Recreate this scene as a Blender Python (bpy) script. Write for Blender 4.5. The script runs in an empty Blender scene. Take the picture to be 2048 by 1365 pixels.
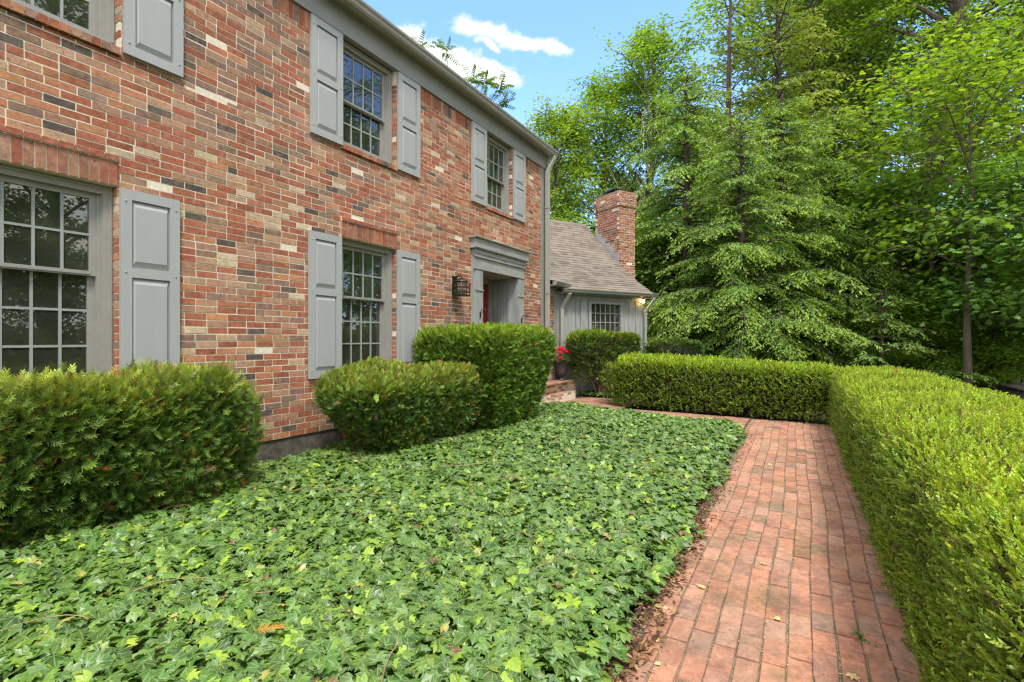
import bpy, math, random
import numpy as np
from mathutils import Vector
R = math.radians
rng = np.random.default_rng(7)
random.seed(7)
SC = bpy.context.scene
COL = SC.collection

# ---------------------------------------------------------------- camera
EYE = 1.47
cam = bpy.data.cameras.new('camera'); camo = bpy.data.objects.new('camera', cam); COL.objects.link(camo)
camo.location = (0, 0, EYE); camo.rotation_euler = (R(90), 0, 0)
cam.sensor_width = 36.0; cam.lens = 36.0 * 1010 / 2048
cam.shift_y = -2.5 / 2048
cam.clip_start = 0.05; cam.clip_end = 2000
SC.camera = camo

# ---------------------------------------------------------------- sky, sun, exposure
SUN_AZ, SUN_EL = 165.0, 60.0          # degrees clockwise from +Y, above the horizon
def build_world():
    w = bpy.data.worlds.new("World"); SC.world = w; w.use_nodes = True
    nt = w.node_tree; N = nt.nodes; L = nt.links; N.clear()
    out = N.new('ShaderNodeOutputWorld'); bg = N.new('ShaderNodeBackground')
    sky = N.new('ShaderNodeTexSky'); sky.sky_type = 'NISHITA'; sky.sun_disc = False
    sky.sun_elevation = R(SUN_EL); sky.sun_rotation = R(SUN_AZ)
    sky.air_density = 1.0; sky.dust_density = 0.6; sky.ozone_density = 1.6
    bg.inputs['Strength'].default_value = 0.15
    tc = N.new('ShaderNodeTexCoord'); sep = N.new('ShaderNodeSeparateXYZ'); L.new(tc.outputs['Generated'], sep.inputs[0])
    def m(op, a, b=None, c=None):
        n = N.new('ShaderNodeMath'); n.operation = op
        for i, v in enumerate((a, b, c)):
            if v is None: continue
            if isinstance(v, (int, float)): n.inputs[i].default_value = v
            else: L.new(v, n.inputs[i])
        return n.outputs[0]
    ysafe = m('MAXIMUM', sep.outputs['Y'], 0.05)
    u = m('DIVIDE', sep.outputs['X'], ysafe); v = m('DIVIDE', sep.outputs['Z'], ysafe)
    cb = N.new('ShaderNodeCombineXYZ'); L.new(u, cb.inputs[0]); L.new(v, cb.inputs[1])
    def noise(scale, detail, rough=0.6, vec=None):
        n = N.new('ShaderNodeTexNoise'); n.inputs['Scale'].default_value = scale
        n.inputs['Detail'].default_value = detail; n.inputs['Roughness'].default_value = rough
        L.new(vec if vec is not None else cb.outputs[0], n.inputs['Vector']); return n
    nz = noise(13, 8); vs = N.new('ShaderNodeVectorMath'); vs.operation = 'SUBTRACT'
    L.new(nz.outputs['Color'], vs.inputs[0]); vs.inputs[1].default_value = (.5, .5, .5)
    vm = N.new('ShaderNodeVectorMath'); vm.operation = 'SCALE'; L.new(vs.outputs[0], vm.inputs[0]); vm.inputs['Scale'].default_value = 0.055
    va = N.new('ShaderNodeVectorMath'); va.operation = 'ADD'; L.new(cb.outputs[0], va.inputs[0]); L.new(vm.outputs[0], va.inputs[1])
    fine = noise(38, 9, 0.65)
    mask = None
    for (px, py, rx, ry, rot, soft) in ((955, 62, 52, 22, -8, .95), (1000, 78, 46, 20, -20, .95), (1050, 92, 52, 20, -14, .85), (1103, 101, 36, 19, -8, .8),
                                 (975, 92, 34, 9, -25, .8), (812, 84, 40, 34, 0, .6), (850, 125, 66, 46, 0, .6), (915, 140, 58, 44, -10, .6), (985, 152, 66, 26, -18, .6),
                                 (2075, 330, 160, 120, 0, .6), (1460, 300, 120, 40, 0, .9), (1880, 330, 90, 60, 0, .9)):
        mp = N.new('ShaderNodeMapping'); mp.vector_type = 'TEXTURE'
        mp.inputs['Location'].default_value = ((px - 1024) / 1010, (685 - py) / 1010, 0)
        mp.inputs['Rotation'].default_value = (0, 0, R(rot)); mp.inputs['Scale'].default_value = (rx / 1010, ry / 1010, 1)
        L.new(va.outputs[0], mp.inputs[0])
        ln = N.new('ShaderNodeVectorMath'); ln.operation = 'LENGTH'; L.new(mp.outputs[0], ln.inputs[0])
        d = m('ADD', ln.outputs['Value'], m('MULTIPLY', m('SUBTRACT', fine.outputs['Fac'], 0.5), 1.5))
        mr = N.new('ShaderNodeMapRange'); mr.interpolation_type = 'SMOOTHSTEP'
        mr.inputs['From Min'].default_value = 1.2; mr.inputs['From Max'].default_value = 1.2 - soft
        L.new(d, mr.inputs['Value'])
        mask = mr.outputs[0] if mask is None else m('MAXIMUM', mask, mr.outputs[0])
    front = N.new('ShaderNodeMapRange'); front.inputs['From Min'].default_value = 0.1; front.inputs['From Max'].default_value = 0.2
    L.new(sep.outputs['Y'], front.inputs['Value'])
    mask = m('MULTIPLY', mask, front.outputs[0])
    # unseen bright cloud added behind and above the viewer as soft fill light
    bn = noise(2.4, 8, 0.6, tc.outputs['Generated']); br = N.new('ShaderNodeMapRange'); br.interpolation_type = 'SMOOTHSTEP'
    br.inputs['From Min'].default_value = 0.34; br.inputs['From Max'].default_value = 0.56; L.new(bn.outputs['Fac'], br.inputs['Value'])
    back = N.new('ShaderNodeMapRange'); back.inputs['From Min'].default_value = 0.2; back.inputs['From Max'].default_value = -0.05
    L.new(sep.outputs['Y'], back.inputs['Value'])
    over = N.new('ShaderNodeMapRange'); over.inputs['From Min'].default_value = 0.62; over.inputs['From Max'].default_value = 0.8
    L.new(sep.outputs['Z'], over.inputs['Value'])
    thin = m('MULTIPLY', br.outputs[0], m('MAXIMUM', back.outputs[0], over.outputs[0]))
    tint = N.new('ShaderNodeMix'); tint.data_type = 'RGBA'; tint.blend_type = 'MULTIPLY'; tint.inputs['Factor'].default_value = 1.0
    L.new(sky.outputs[0], tint.inputs['A']); tint.inputs['B'].default_value = SKY_TINT
    mix = N.new('ShaderNodeMix'); mix.data_type = 'RGBA'
    L.new(mask, mix.inputs['Factor']); L.new(tint.outputs['Result'], mix.inputs['A']); mix.inputs['B'].default_value = CLOUD
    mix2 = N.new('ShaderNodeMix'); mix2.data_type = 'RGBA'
    L.new(thin, mix2.inputs['Factor']); L.new(mix.outputs['Result'], mix2.inputs['A']); mix2.inputs['B'].default_value = FILL_CLOUD
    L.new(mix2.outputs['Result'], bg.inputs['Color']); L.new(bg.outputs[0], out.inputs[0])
SKY_TINT = (.84, 1.0, 1.3, 1)
CLOUD = (2.9, 2.95, 3.05, 1)
FILL_CLOUD = (5.6, 5.3, 4.75, 1)       # warm-white fill light added to the unseen sky behind and overhead
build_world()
sl = bpy.data.lights.new('sun', 'SUN'); sl.energy = 1.6; sl.angle = R(12); sl.color = (1.0, 0.95, 0.87)
so = bpy.data.objects.new('sun', sl); COL.objects.link(so)
_a, _e = R(SUN_AZ), R(SUN_EL)
so.rotation_euler = Vector((math.sin(_a) * math.cos(_e), math.cos(_a) * math.cos(_e), math.sin(_e))).to_track_quat('Z', 'Y').to_euler()
so.location = (10, -10, 30)
SC.view_settings.view_transform = 'Standard'; SC.view_settings.look = 'None'
SC.view_settings.exposure = 1.5; SC.view_settings.gamma = 1.0
SC.render.engine = 'CYCLES'
DENOISE = True
SC.cycles.max_bounces = 8; SC.cycles.diffuse_bounces = 4; SC.cycles.transparent_max_bounces = 12
SC.cycles.use_denoising = DENOISE; SC.cycles.denoising_prefilter = 'NONE'; SC.cycles.denoising_input_passes = 'RGB_ALBEDO_NORMAL'
SC.cycles.use_adaptive_sampling = False; SC.cycles.use_light_tree = False; SC.cycles.sample_clamp_indirect = 6; SC.cycles.filter_width = 1.3

# ---------------------------------------------------------------- site frame: t runs along the house front, n towards the house
TH = R(29.7); S_, C_ = math.sin(TH), math.cos(TH); ROT = R(60.3); WALL = 5.0
def W(t, n, z=0.0): return (t * S_ - n * C_, t * C_ + n * S_, z)
def gz(t, n): return 0.01 * max(-20, min(30, t * C_ + n * S_))     # the lawn climbs 1 % away from the viewer
def gzw(x, y): return 0.01 * max(-20, min(30, y))

# ---------------------------------------------------------------- object helpers
def tag(o, label=None, cat=None, group=None, kind=None):
    for k, v in (('label', label), ('category', cat), ('group', group), ('kind', kind)):
        if v: o[k] = v
    return o
def empty(name, loc, rz=0.0):
    o = bpy.data.objects.new(name, None); COL.objects.link(o); o.location = loc; o.rotation_euler = (0, 0, rz)
    o.empty_display_size = 0.2
    return o
def thing(name, label, cat, loc, rz=0.0, group=None): return tag(empty(name, loc, rz), label, cat, group)
def copy_tree(o, parent=None):
    c = o.copy(); COL.objects.link(c); c.parent = parent
    for ch in list(o.children): copy_tree(ch, c)
    return c
def make_mesh(name, V, faces, mat, parent=None, col=None, uv=None, smooth=False, mats=None, mi=None):
    """faces: list of (n,k) int arrays."""
    me = bpy.data.meshes.new(name); V = np.asarray(V, np.float32)
    me.vertices.add(len(V)); me.vertices.foreach_set('co', V.ravel())
    faces = [np.asarray(f, np.int32) for f in faces if len(f)]
    loops = np.concatenate([f.ravel() for f in faces]); tot = np.concatenate([np.full(len(f), f.shape[1], np.int32) for f in faces])
    start = np.concatenate([[0], np.cumsum(tot)[:-1]]).astype(np.int32)
    me.loops.add(len(loops)); me.loops.foreach_set('vertex_index', loops)
    me.polygons.add(len(tot)); me.polygons.foreach_set('loop_start', start)
    me.polygons.foreach_set('use_smooth', np.full(len(tot), bool(smooth)))
    for m_ in (mats or [mat]): me.materials.append(m_)
    if mi is not None: me.polygons.foreach_set('material_index', np.asarray(mi, np.int32))
    if col is not None:
        a = me.attributes.new('col', 'FLOAT_COLOR', 'POINT'); c4 = np.ones((len(V), 4), np.float32); c4[:, :3] = col
        a.data.foreach_set('color', c4.ravel())
    if uv is not None:
        u = me.uv_layers.new(name='UVMap'); u.data.foreach_set('uv', np.asarray(uv, np.float32)[loops].ravel())
    me.update(calc_edges=True)
    o = bpy.data.objects.new(name, me); COL.objects.link(o)
    if parent is not None: o.parent = parent
    return o

BOXF = np.array([[0, 1, 3, 2], [4, 6, 7, 5], [0, 4, 5, 1], [2, 3, 7, 6], [0, 2, 6, 4], [1, 5, 7, 3]])
class MB:
    """Collects shapes for ONE mesh."""
    def __init__(s): s.V = []; s.Q = []; s.T = []; s.P = []; s.n = 0; s.c = []
    def add(s, V, quads=(), tris=(), polys=(), col=None):
        V = np.asarray(V, float); b = s.n; s.V.append(V); s.n += len(V)
        s.c.append(np.tile(np.array(col if col is not None else (1, 1, 1), float), (len(V), 1)))
        if len(quads): s.Q.append(np.asarray(quads) + b)
        if len(tris): s.T.append(np.asarray(tris) + b)
        for p in polys: s.P.append(np.asarray([p]) + b)
        return s
    def box(s, x0, x1, y0, y1, z0, z1, col=None):
        V = [(x, y, z) for x in (x0, x1) for y in (y0, y1) for z in (z0, z1)]
        return s.add(V, BOXF, col=col)
    def prism(s, prof, a0, a1, axis='x', col=None):
        """prof: 2-D polygon extruded along an axis; for 'x' prof=(y,z), 'z' prof=(x,y), 'y' prof=(x,z)."""
        k = len(prof); f = {'x': lambda p, a: (a, p[0], p[1]), 'z': lambda p, a: (p[0], p[1], a), 'y': lambda p, a: (p[0], a, p[1])}[axis]
        V = [f(p, a0) for p in prof] + [f(p, a1) for p in prof]
        q = [(i, (i + 1) % k, k + (i + 1) % k, k + i) for i in range(k)]
        return s.add(V, q, polys=[tuple(range(k))[::-1], tuple(range(k, 2 * k))], col=col)
    def tube(s, pts, rad, sides=6, col=None, cap=True):
        pts = np.asarray(pts, float); n = len(pts); rad = np.broadcast_to(np.asarray(rad, float), (n,))
        tan = np.gradient(pts, axis=0); tan /= np.linalg.norm(tan, axis=1)[:, None] + 1e-9
        ref = np.array([0, 0, 1.0]) if abs(tan[:, 2]).mean() < .8 else np.array([1.0, 0, 0])
        a = np.cross(tan, ref); a /= np.linalg.norm(a, axis=1)[:, None] + 1e-9; b = np.cross(tan, a)
        th = np.linspace(0, 2 * np.pi, sides, endpoint=False)
        V = pts[:, None] + rad[:, None, None] * (np.cos(th)[None, :, None] * a[:, None] + np.sin(th)[None, :, None] * b[:, None])
        q = [(i * sides + j, i * sides + (j + 1) % sides, (i + 1) * sides + (j + 1) % sides, (i + 1) * sides + j) for i in range(n - 1) for j in range(sides)]
        pol = [tuple(range(sides))[::-1], tuple(range((n - 1) * sides, n * sides))] if cap else []
        return s.add(V.reshape(-1, 3), q, polys=pol, col=col)
    def lathe(s, prof, c=(0, 0), sides=20, col=None):
        th = np.linspace(0, 2 * np.pi, sides, endpoint=False); n = len(prof)
        V = [(c[0] + r * math.cos(t), c[1] + r * math.sin(t), z) for r, z in prof for t in th]
        q = [(i * sides + j, i * sides + (j + 1) % sides, (i + 1) * sides + (j + 1) % sides, (i + 1) * sides + j) for i in range(n - 1) for j in range(sides)]
        return s.add(V, q, polys=[tuple(range(sides))[::-1], tuple(range((n - 1) * sides, n * sides))], col=col)
    def ball(s, c, r, seg=8, col=None):
        pr = [(r * math.sin(a), c[2] - r * math.cos(a)) for a in np.linspace(.12, math.pi - .12, seg)]
        return s.lathe(pr, (c[0], c[1]), seg + 2, col)
    def map(s, f):
        s.V = [np.array([f(*v) for v in V]) for V in s.V]; return s
    def build(s, name, mat, parent=None, smooth=False, col=False, uv=None):
        fs = []
        if s.Q: fs.append(np.concatenate(s.Q))
        if s.T: fs.append(np.concatenate(s.T))
        by = {}
        for p in s.P: by.setdefault(p.shape[1], []).append(p)
        fs += [np.concatenate(v) for v in by.values()]
        V = np.concatenate(s.V)
        return make_mesh(name, V, fs, mat, parent, np.concatenate(s.c) if col else None, uv(V) if uv else None, smooth)

# ---------------------------------------------------------------- materials
def new_mat(name):
    m = bpy.data.materials.new(name); m.use_nodes = True; nt = m.node_tree
    return m, nt, nt.nodes['Principled BSDF']
class NT:
    def __init__(s, nt): s.nt = nt; s.N = nt.nodes; s.L = nt.links
    def tc(s, out='Object'):
        n = s.N.new('ShaderNodeTexCoord'); return n.outputs[out]
    def noise(s, scale, detail=4, rough=.55, vec=None, dist=0):
        n = s.N.new('ShaderNodeTexNoise'); n.inputs['Scale'].default_value = scale; n.inputs['Detail'].default_value = detail
        n.inputs['Roughness'].default_value = rough; n.inputs['Distortion'].default_value = dist
        if vec is not None: s.L.new(vec, n.inputs['Vector'])
        return n.outputs['Fac']
    def scale(s, vec, sc):
        n = s.N.new('ShaderNodeMapping'); n.inputs['Scale'].default_value = sc; s.L.new(vec, n.inputs[0]); return n.outputs[0]
    def ramp(s, fac, stops):
        n = s.N.new('ShaderNodeValToRGB'); e = n.color_ramp.elements
        while len(e) < len(stops): e.new(.5)
        for el, (p, c) in zip(e, stops): el.position = p; el.color = (c, c, c, 1) if isinstance(c, (int, float)) else (*c, 1)
        s.L.new(fac, n.inputs[0]); return n.outputs[0]
    def math(s, op, a, b=None, c=None, clamp=False):
        n = s.N.new('ShaderNodeMath'); n.operation = op; n.use_clamp = clamp
        for i, v in enumerate((a, b, c)):
            if v is None: continue
            if isinstance(v, (int, float)): n.inputs[i].default_value = v
            else: s.L.new(v, n.inputs[i])
        return n.outputs[0]
    def mix(s, fac, a, b, mode='MIX'):
        n = s.N.new('ShaderNodeMix'); n.data_type = 'RGBA'; n.blend_type = mode
        for k, v in (('Factor', fac), ('A', a), ('B', b)):
            if isinstance(v, (int, float)) and k == 'Factor': n.inputs[k].default_value = v
            elif isinstance(v, tuple): n.inputs[k].default_value = (*v, 1) if len(v) == 3 else v
            else: s.L.new(v, n.inputs[k])
        return n.outputs['Result']
    def attr(s, name='col'):
        n = s.N.new('ShaderNodeAttribute'); n.attribute_name = name; return n.outputs['Color']
    def bump(s, h, strength=.3, dist=.01):
        n = s.N.new('ShaderNodeBump'); n.inputs['Strength'].default_value = strength; n.inputs['Distance'].default_value = dist
        s.L.new(h, n.inputs['Height']); return n.outputs[0]
def plain(name, c, rough=.5, var=.12, scale=6, bump=0, bscale=60, metal=0, spec=.5, stretch=(1, 1, 1)):
    m, nt, b = new_mat(name); T = NT(nt); v = T.scale(T.tc(), stretch)
    n1 = T.noise(scale, 6, .6, v); f = T.ramp(n1, ((.3, 1 - var), (.7, 1 + var)))
    col = T.mix(1.0, c, f, 'MULTIPLY'); nt.links.new(col, b.inputs['Base Color'])
    b.inputs['Roughness'].default_value = rough; b.inputs['Metallic'].default_value = metal; b.inputs['Specular IOR Level'].default_value = spec
    if bump: nt.links.new(T.bump(T.noise(bscale, 4, .6, v), bump, .004), b.inputs['Normal'])
    return m
def leaf_mat(name, rough=.45, trans=.3, spec=.4, veins=False, tcol=(1.3, 1.25, .5)):
    m, nt, b = new_mat(name); T = NT(nt); c = T.attr()
    if veins:
        uv = T.tc('UV'); sp = T.N.new('ShaderNodeSeparateXYZ'); T.L.new(uv, sp.inputs[0])
        x = T.math('ABSOLUTE', sp.outputs[0]); y = T.math('SUBTRACT', sp.outputs[1], .05)
        d0 = x
        d1 = T.math('ABSOLUTE', T.math('SUBTRACT', T.math('MULTIPLY', x, .67), T.math('MULTIPLY', y, .74)))
        d2 = T.math('ABSOLUTE', T.math('SUBTRACT', T.math('MULTIPLY', x, .14), T.math('MULTIPLY', y, .99)))
        d = T.math('MINIMUM', d0, T.math('MINIMUM', d1, d2))
        f = T.ramp(d, ((.008, .75), (.035, 0.0)))
        c = T.mix(f, c, T.mix(.65, c, (.34, .46, .20)))
    tint = T.ramp(T.noise(40, 3, .6, T.tc()), ((.3, .8), (.7, 1.15)))
    c = T.mix(1.0, c, tint, 'MULTIPLY')
    nt.links.new(c, b.inputs['Base Color']); b.inputs['Roughness'].default_value = rough; b.inputs['Specular IOR Level'].default_value = spec
    tr = T.N.new('ShaderNodeBsdfTranslucent'); T.L.new(T.mix(1.0, c, tcol, 'MULTIPLY'), tr.inputs[0])
    mx = T.N.new('ShaderNodeMixShader'); mx.inputs[0].default_value = trans
    T.L.new(b.outputs[0], mx.inputs[1]); T.L.new(tr.outputs[0], mx.inputs[2])
    T.L.new(mx.outputs[0], nt.nodes['Material Output'].inputs[0])
    return m
def brick_mat(name, rough=.85, stains=False):
    m, nt, b = new_mat(name); T = NT(nt); v = T.tc(); c = T.attr()
    sp = T.ramp(T.noise(260, 3, .7, v), ((.33, .62), (.45, 1.0), (.62, 1.02), (.74, 1.45)))
    bl = T.ramp(T.noise(22, 6, .7, v), ((.3, .66), (.7, 1.3)))
    c = T.mix(T.ramp(T.noise(11, 5, .7, v), ((.5, 0), (.7, .45))), c, (.36, .21, .14) if not stains else (.42, .22, .15))
    c = T.mix(1.0, c, sp, 'MULTIPLY'); c = T.mix(1.0, c, bl, 'MULTIPLY')
    # wire-cut gouges: short dark curls
    g = T.ramp(T.noise(34, 2, .4, v, 2.2), ((.69, 0), (.73, .75)))
    c = T.mix(g, c, (.035, .02, .016))
    if stains:
        s1 = T.ramp(T.noise(4.5, 6, .65, v), ((.5, 0), (.7, .6)))
        c = T.mix(s1, c, (.075, .07, .05))
        s2 = T.ramp(T.noise(2.3, 5, .6, T.scale(v, (1.3, 1.3, 1.3))), ((.46, 0), (.72, .5)))
        c = T.mix(s2, c, (.34, .235, .16))
        s3 = T.ramp(T.noise(1.1, 6, .65, v), ((.55, 0), (.72, .4)))
        c = T.mix(s3, c, (.10, .12, .05))
    else:
        c = T.mix(1.0, c, T.ramp(T.noise(.8, 5, .6, T.scale(v, (1, 1, .45))), ((.3, .84), (.7, 1.12))), 'MULTIPLY')
    nt.links.new(c, b.inputs['Base Color']); b.inputs['Roughness'].default_value = rough; b.inputs['Specular IOR Level'].default_value = .25
    h = T.math('ADD', T.noise(150, 4, .7, v), T.math('MULTIPLY', g, -1.0))
    nt.links.new(T.bump(h, .55, .004), b.inputs['Normal'])
    return m
M = {}
M['brick'] = brick_mat('face_brick')
M['paver'] = brick_mat('clay_paver', .8, True)
M['mortar'] = plain('mortar', (.66, .585, .46), .95, .15, 30, .5, 200)
M['shutter'] = plain('shutter_paint', (.335, .345, .338), .5, .035, 3, .12, 70, stretch=(6, 6, 1))
M['trim'] = plain('trim_paint', (.25, .25, .225), .5, .07, 4, .06, 40)
M['frame'] = plain('window_frame_paint', (.265, .26, .235), .5, .06, 8, .05, 60)
M['muntin'] = plain('muntin_paint', (.27, .30, .285), .45, .04, 8)
M['gutter'] = plain('gutter_metal', (.31, .30, .27), .4, .06, 3)
M['cedar'] = plain('stained_cedar', (.275, .285, .27), .75, .22, 2.2, .35, 30, stretch=(7, 7, .8))
M['cedar_trim'] = plain('cedar_trim', (.285, .29, .27), .72, .2, 2.5, .3, 30, stretch=(.9, 7, 7))
M['concrete'] = plain('foundation_concrete', (.10, .088, .07), .95, .45, 14, .6, 90)
M['black'] = plain('black_iron', (.012, .012, .012), .45, .2, 20)
M['red_door'] = plain('red_door_paint', (.26, .012, .01), .35, .1, 3)
M['dark_room'] = plain('room_plaster', (.22, .19, .15), .9, .2, 2)
M['wood_brown'] = plain('oak_casing', (.20, .09, .035), .5, .25, 5)
M['dark_metal'] = plain('chimney_cap_metal', (.10, .10, .10), .5, .3, 8, metal=.4)
M['zinc'] = plain('flashing_zinc', (.42, .43, .44), .5, .25, 10, metal=.3)
M['urn'] = plain('urn_iron', (.055, .042, .042), .6, .25, 14, .2, 60)
M['edging'] = plain('steel_edging', (.075, .04, .027), .8, .3, 12, .3, 60)
M['bark'] = plain('maple_bark', (.115, .09, .065), .95, .4, 5, .9, 18, stretch=(3, 3, .5))
M['bark_dark'] = plain('hemlock_bark', (.075, .052, .038), .95, .4, 5, .9, 18, stretch=(3, 3, .5))
M['bark_pale'] = plain('pale_dead_wood', (.30, .25, .17), .9, .3, 6, .5, 20)
M['twig'] = plain('twig_wood', (.11, .065, .04), .95, .35, 12)
M['twig_pale'] = plain('ivy_runner', (.30, .19, .10), .8, .3, 20)
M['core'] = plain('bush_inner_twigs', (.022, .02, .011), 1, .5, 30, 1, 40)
M['flower'] = leaf_mat('geranium_petals', .6, .25, .3, tcol=(1.2, .9, .9))
M['ivy'] = leaf_mat('ivy_leaf', .4, .22, .55, True)
M['yew'] = leaf_mat('yew_needles', .42, .2, .4)
M['box'] = leaf_mat('hedge_leaf', .4, .34, .4)
M['maple'] = leaf_mat('maple_leaf', .45, .48, .35)
M['needle'] = leaf_mat('hemlock_needles', .5, .38, .3)
M['dead'] = leaf_mat('dead_leaf', .7, .2, .2, tcol=(1.2, 1, .6))
def glass_mat():
    m, nt, b = new_mat('window_glass'); T = NT(nt); nt.nodes.remove(b)
    fr = T.N.new('ShaderNodeFresnel'); fr.inputs[0].default_value = 2.25
    t = T.N.new('ShaderNodeBsdfTransparent'); t.inputs[0].default_value = (.72, .76, .74, 1)
    g = T.N.new('ShaderNodeBsdfGlossy'); g.inputs['Roughness'].default_value = .012
    T.L.new(T.bump(T.noise(1.6, 2, .5, T.tc()), .05, .02), g.inputs['Normal'])
    mx = T.N.new('ShaderNodeMixShader'); T.L.new(fr.outputs[0], mx.inputs[0]); T.L.new(t.outputs[0], mx.inputs[1]); T.L.new(g.outputs[0], mx.inputs[2])
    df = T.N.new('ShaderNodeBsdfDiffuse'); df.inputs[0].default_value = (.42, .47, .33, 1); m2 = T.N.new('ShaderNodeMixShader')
    T.L.new(T.ramp(T.noise(3, 5, .6, T.tc()), ((.3, .04), (.8, .10))), m2.inputs[0]); T.L.new(mx.outputs[0], m2.inputs[1]); T.L.new(df.outputs[0], m2.inputs[2])   # olive film painted in for the blurred reflection of hedge and trees
    T.L.new(m2.outputs[0], nt.nodes['Material Output'].inputs[0]); return m
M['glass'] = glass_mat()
M['clear'] = M['glass'].copy(); M['clear'].name = 'lantern_glass'
for n_ in M['clear'].node_tree.nodes:
    if n_.type == 'FRESNEL': n_.inputs[0].default_value = 1.2
    if n_.type == 'BSDF_TRANSPARENT': n_.inputs[0].default_value = (.95, .95, .93, 1)
def emit_mat(name, c, s):
    m, nt, b = new_mat(name); b.inputs['Emission Color'].default_value = (*c, 1); b.inputs['Emission Strength'].default_value = s; b.inputs['Base Color'].default_value = (*c, 1); m.cycles.emission_sampling = 'NONE'; return m
M['bulb'] = emit_mat('lit_bulb', (1, .62, .22), 14)
def shingle_mat():
    m, nt, b = new_mat('asphalt_shingle'); T = NT(nt)
    br = T.N.new('ShaderNodeTexBrick'); T.L.new(T.tc('UV'), br.inputs['Vector'])
    br.inputs['Color1'].default_value = (0, 0, 0, 1); br.inputs['Color2'].default_value = (1, 1, 1, 1); br.inputs['Mortar'].default_value = (0, 0, 0, 1)
    br.inputs['Scale'].default_value = 1; br.inputs['Mortar Size'].default_value = .004; br.inputs['Brick Width'].default_value = .21; br.inputs['Row Height'].default_value = .125
    br.offset = .41; br.squash = 1
    c = T.ramp(br.outputs['Color'], ((0, (.125, .102, .082)), (.35, (.18, .15, .122)), (1, (.21, .177, .147))))
    c = T.mix(1.0, c, T.ramp(T.noise(240, 2, .6, T.tc()), ((.3, .7), (.7, 1.3))), 'MULTIPLY')
    c = T.mix(1.0, c, T.ramp(T.noise(1.3, 4, .6, T.tc()), ((.3, .88), (.7, 1.12))), 'MULTIPLY')
    T.L.new(c, b.inputs['Base Color']); b.inputs['Roughness'].default_value = .95
    T.L.new(T.bump(T.noise(200, 2, .6, T.tc()), .4, .004), b.inputs['Normal']); return m
M['shingle'] = shingle_mat()
def ground_mat():
    m, nt, b = new_mat('leaf_litter_soil'); T = NT(nt); v = T.tc()
    c = T.ramp(T.noise(9, 8, .7, v), ((.25, (.02, .013, .008)), (.5, (.06, .042, .026)), (.75, (.13, .095, .06))))
    g = T.ramp(T.noise(.35, 6, .6, v), ((.42, 0), (.6, .85)))
    gr = T.ramp(T.noise(30, 5, .7, v), ((.3, (.02, .045, .01)), (.7, (.07, .12, .025))))
    c = T.mix(g, c, gr)
    T.L.new(c, b.inputs['Base Color']); b.inputs['Roughness'].default_value = 1; b.inputs['Specular IOR Level'].default_value = .1
    T.L.new(T.bump(T.noise(14, 6, .7, v), .9, .05), b.inputs['Normal']); return m
M['ground'] = ground_mat()
def joint_mat():
    m, nt, b = new_mat('sandy_joint'); T = NT(nt); v = T.tc()
    c = T.ramp(T.noise(150, 4, .75, v), ((.3, (.05, .037, .025)), (.45, (.17, .125, .08)), (.57, (.30, .23, .155)), (.7, (.5, .44, .34))))
    mo = T.ramp(T.noise(2.2, 5, .6, v), ((.5, 0), (.68, .6)))
    c = T.mix(mo, c, (.05, .06, .02))
    T.L.new(c, b.inputs['Base Color']); b.inputs['Roughness'].default_value = 1
    T.L.new(T.bump(T.noise(150, 4, .7, v), .8, .01), b.inputs['Normal']); return m
M['joint'] = joint_mat()
M['gravel'] = plain('gravel_drive', (.30, .235, .19), .95, .4, 3, .6, 50)
# ================================================================= HARD GROUND
def sloped(mb): return mb
def build_ground():
    ys = [-300, -20, 30, 300]; xs = np.linspace(-300, 300, 7)
    V = [(x, y, 0.01 * max(-20, min(30, y)) - 0.05) for y in ys for x in xs]
    q = [(j * 7 + i, j * 7 + i + 1, (j + 1) * 7 + i + 1, (j + 1) * 7 + i) for j in range(3) for i in range(6)]
    tag(make_mesh('ground', V, [q], M['ground']), kind='structure')
build_ground()
def strip(name, t0, t1, n0, n1, dz, mat):
    ts = np.linspace(t0, t1, 12); V = []
    for t in ts:
        for n in (n0, n1): V.append(W(t, n, gz(t, n) + dz))
    q = [(2 * i, 2 * i + 1, 2 * i + 3, 2 * i + 2)[::-1] for i in range(11)]
    return tag(make_mesh(name, V, [q], mat), kind='structure')
strip('driveway', -25, 45, -8.5, -5.2, -0.03, M['gravel'])

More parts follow.
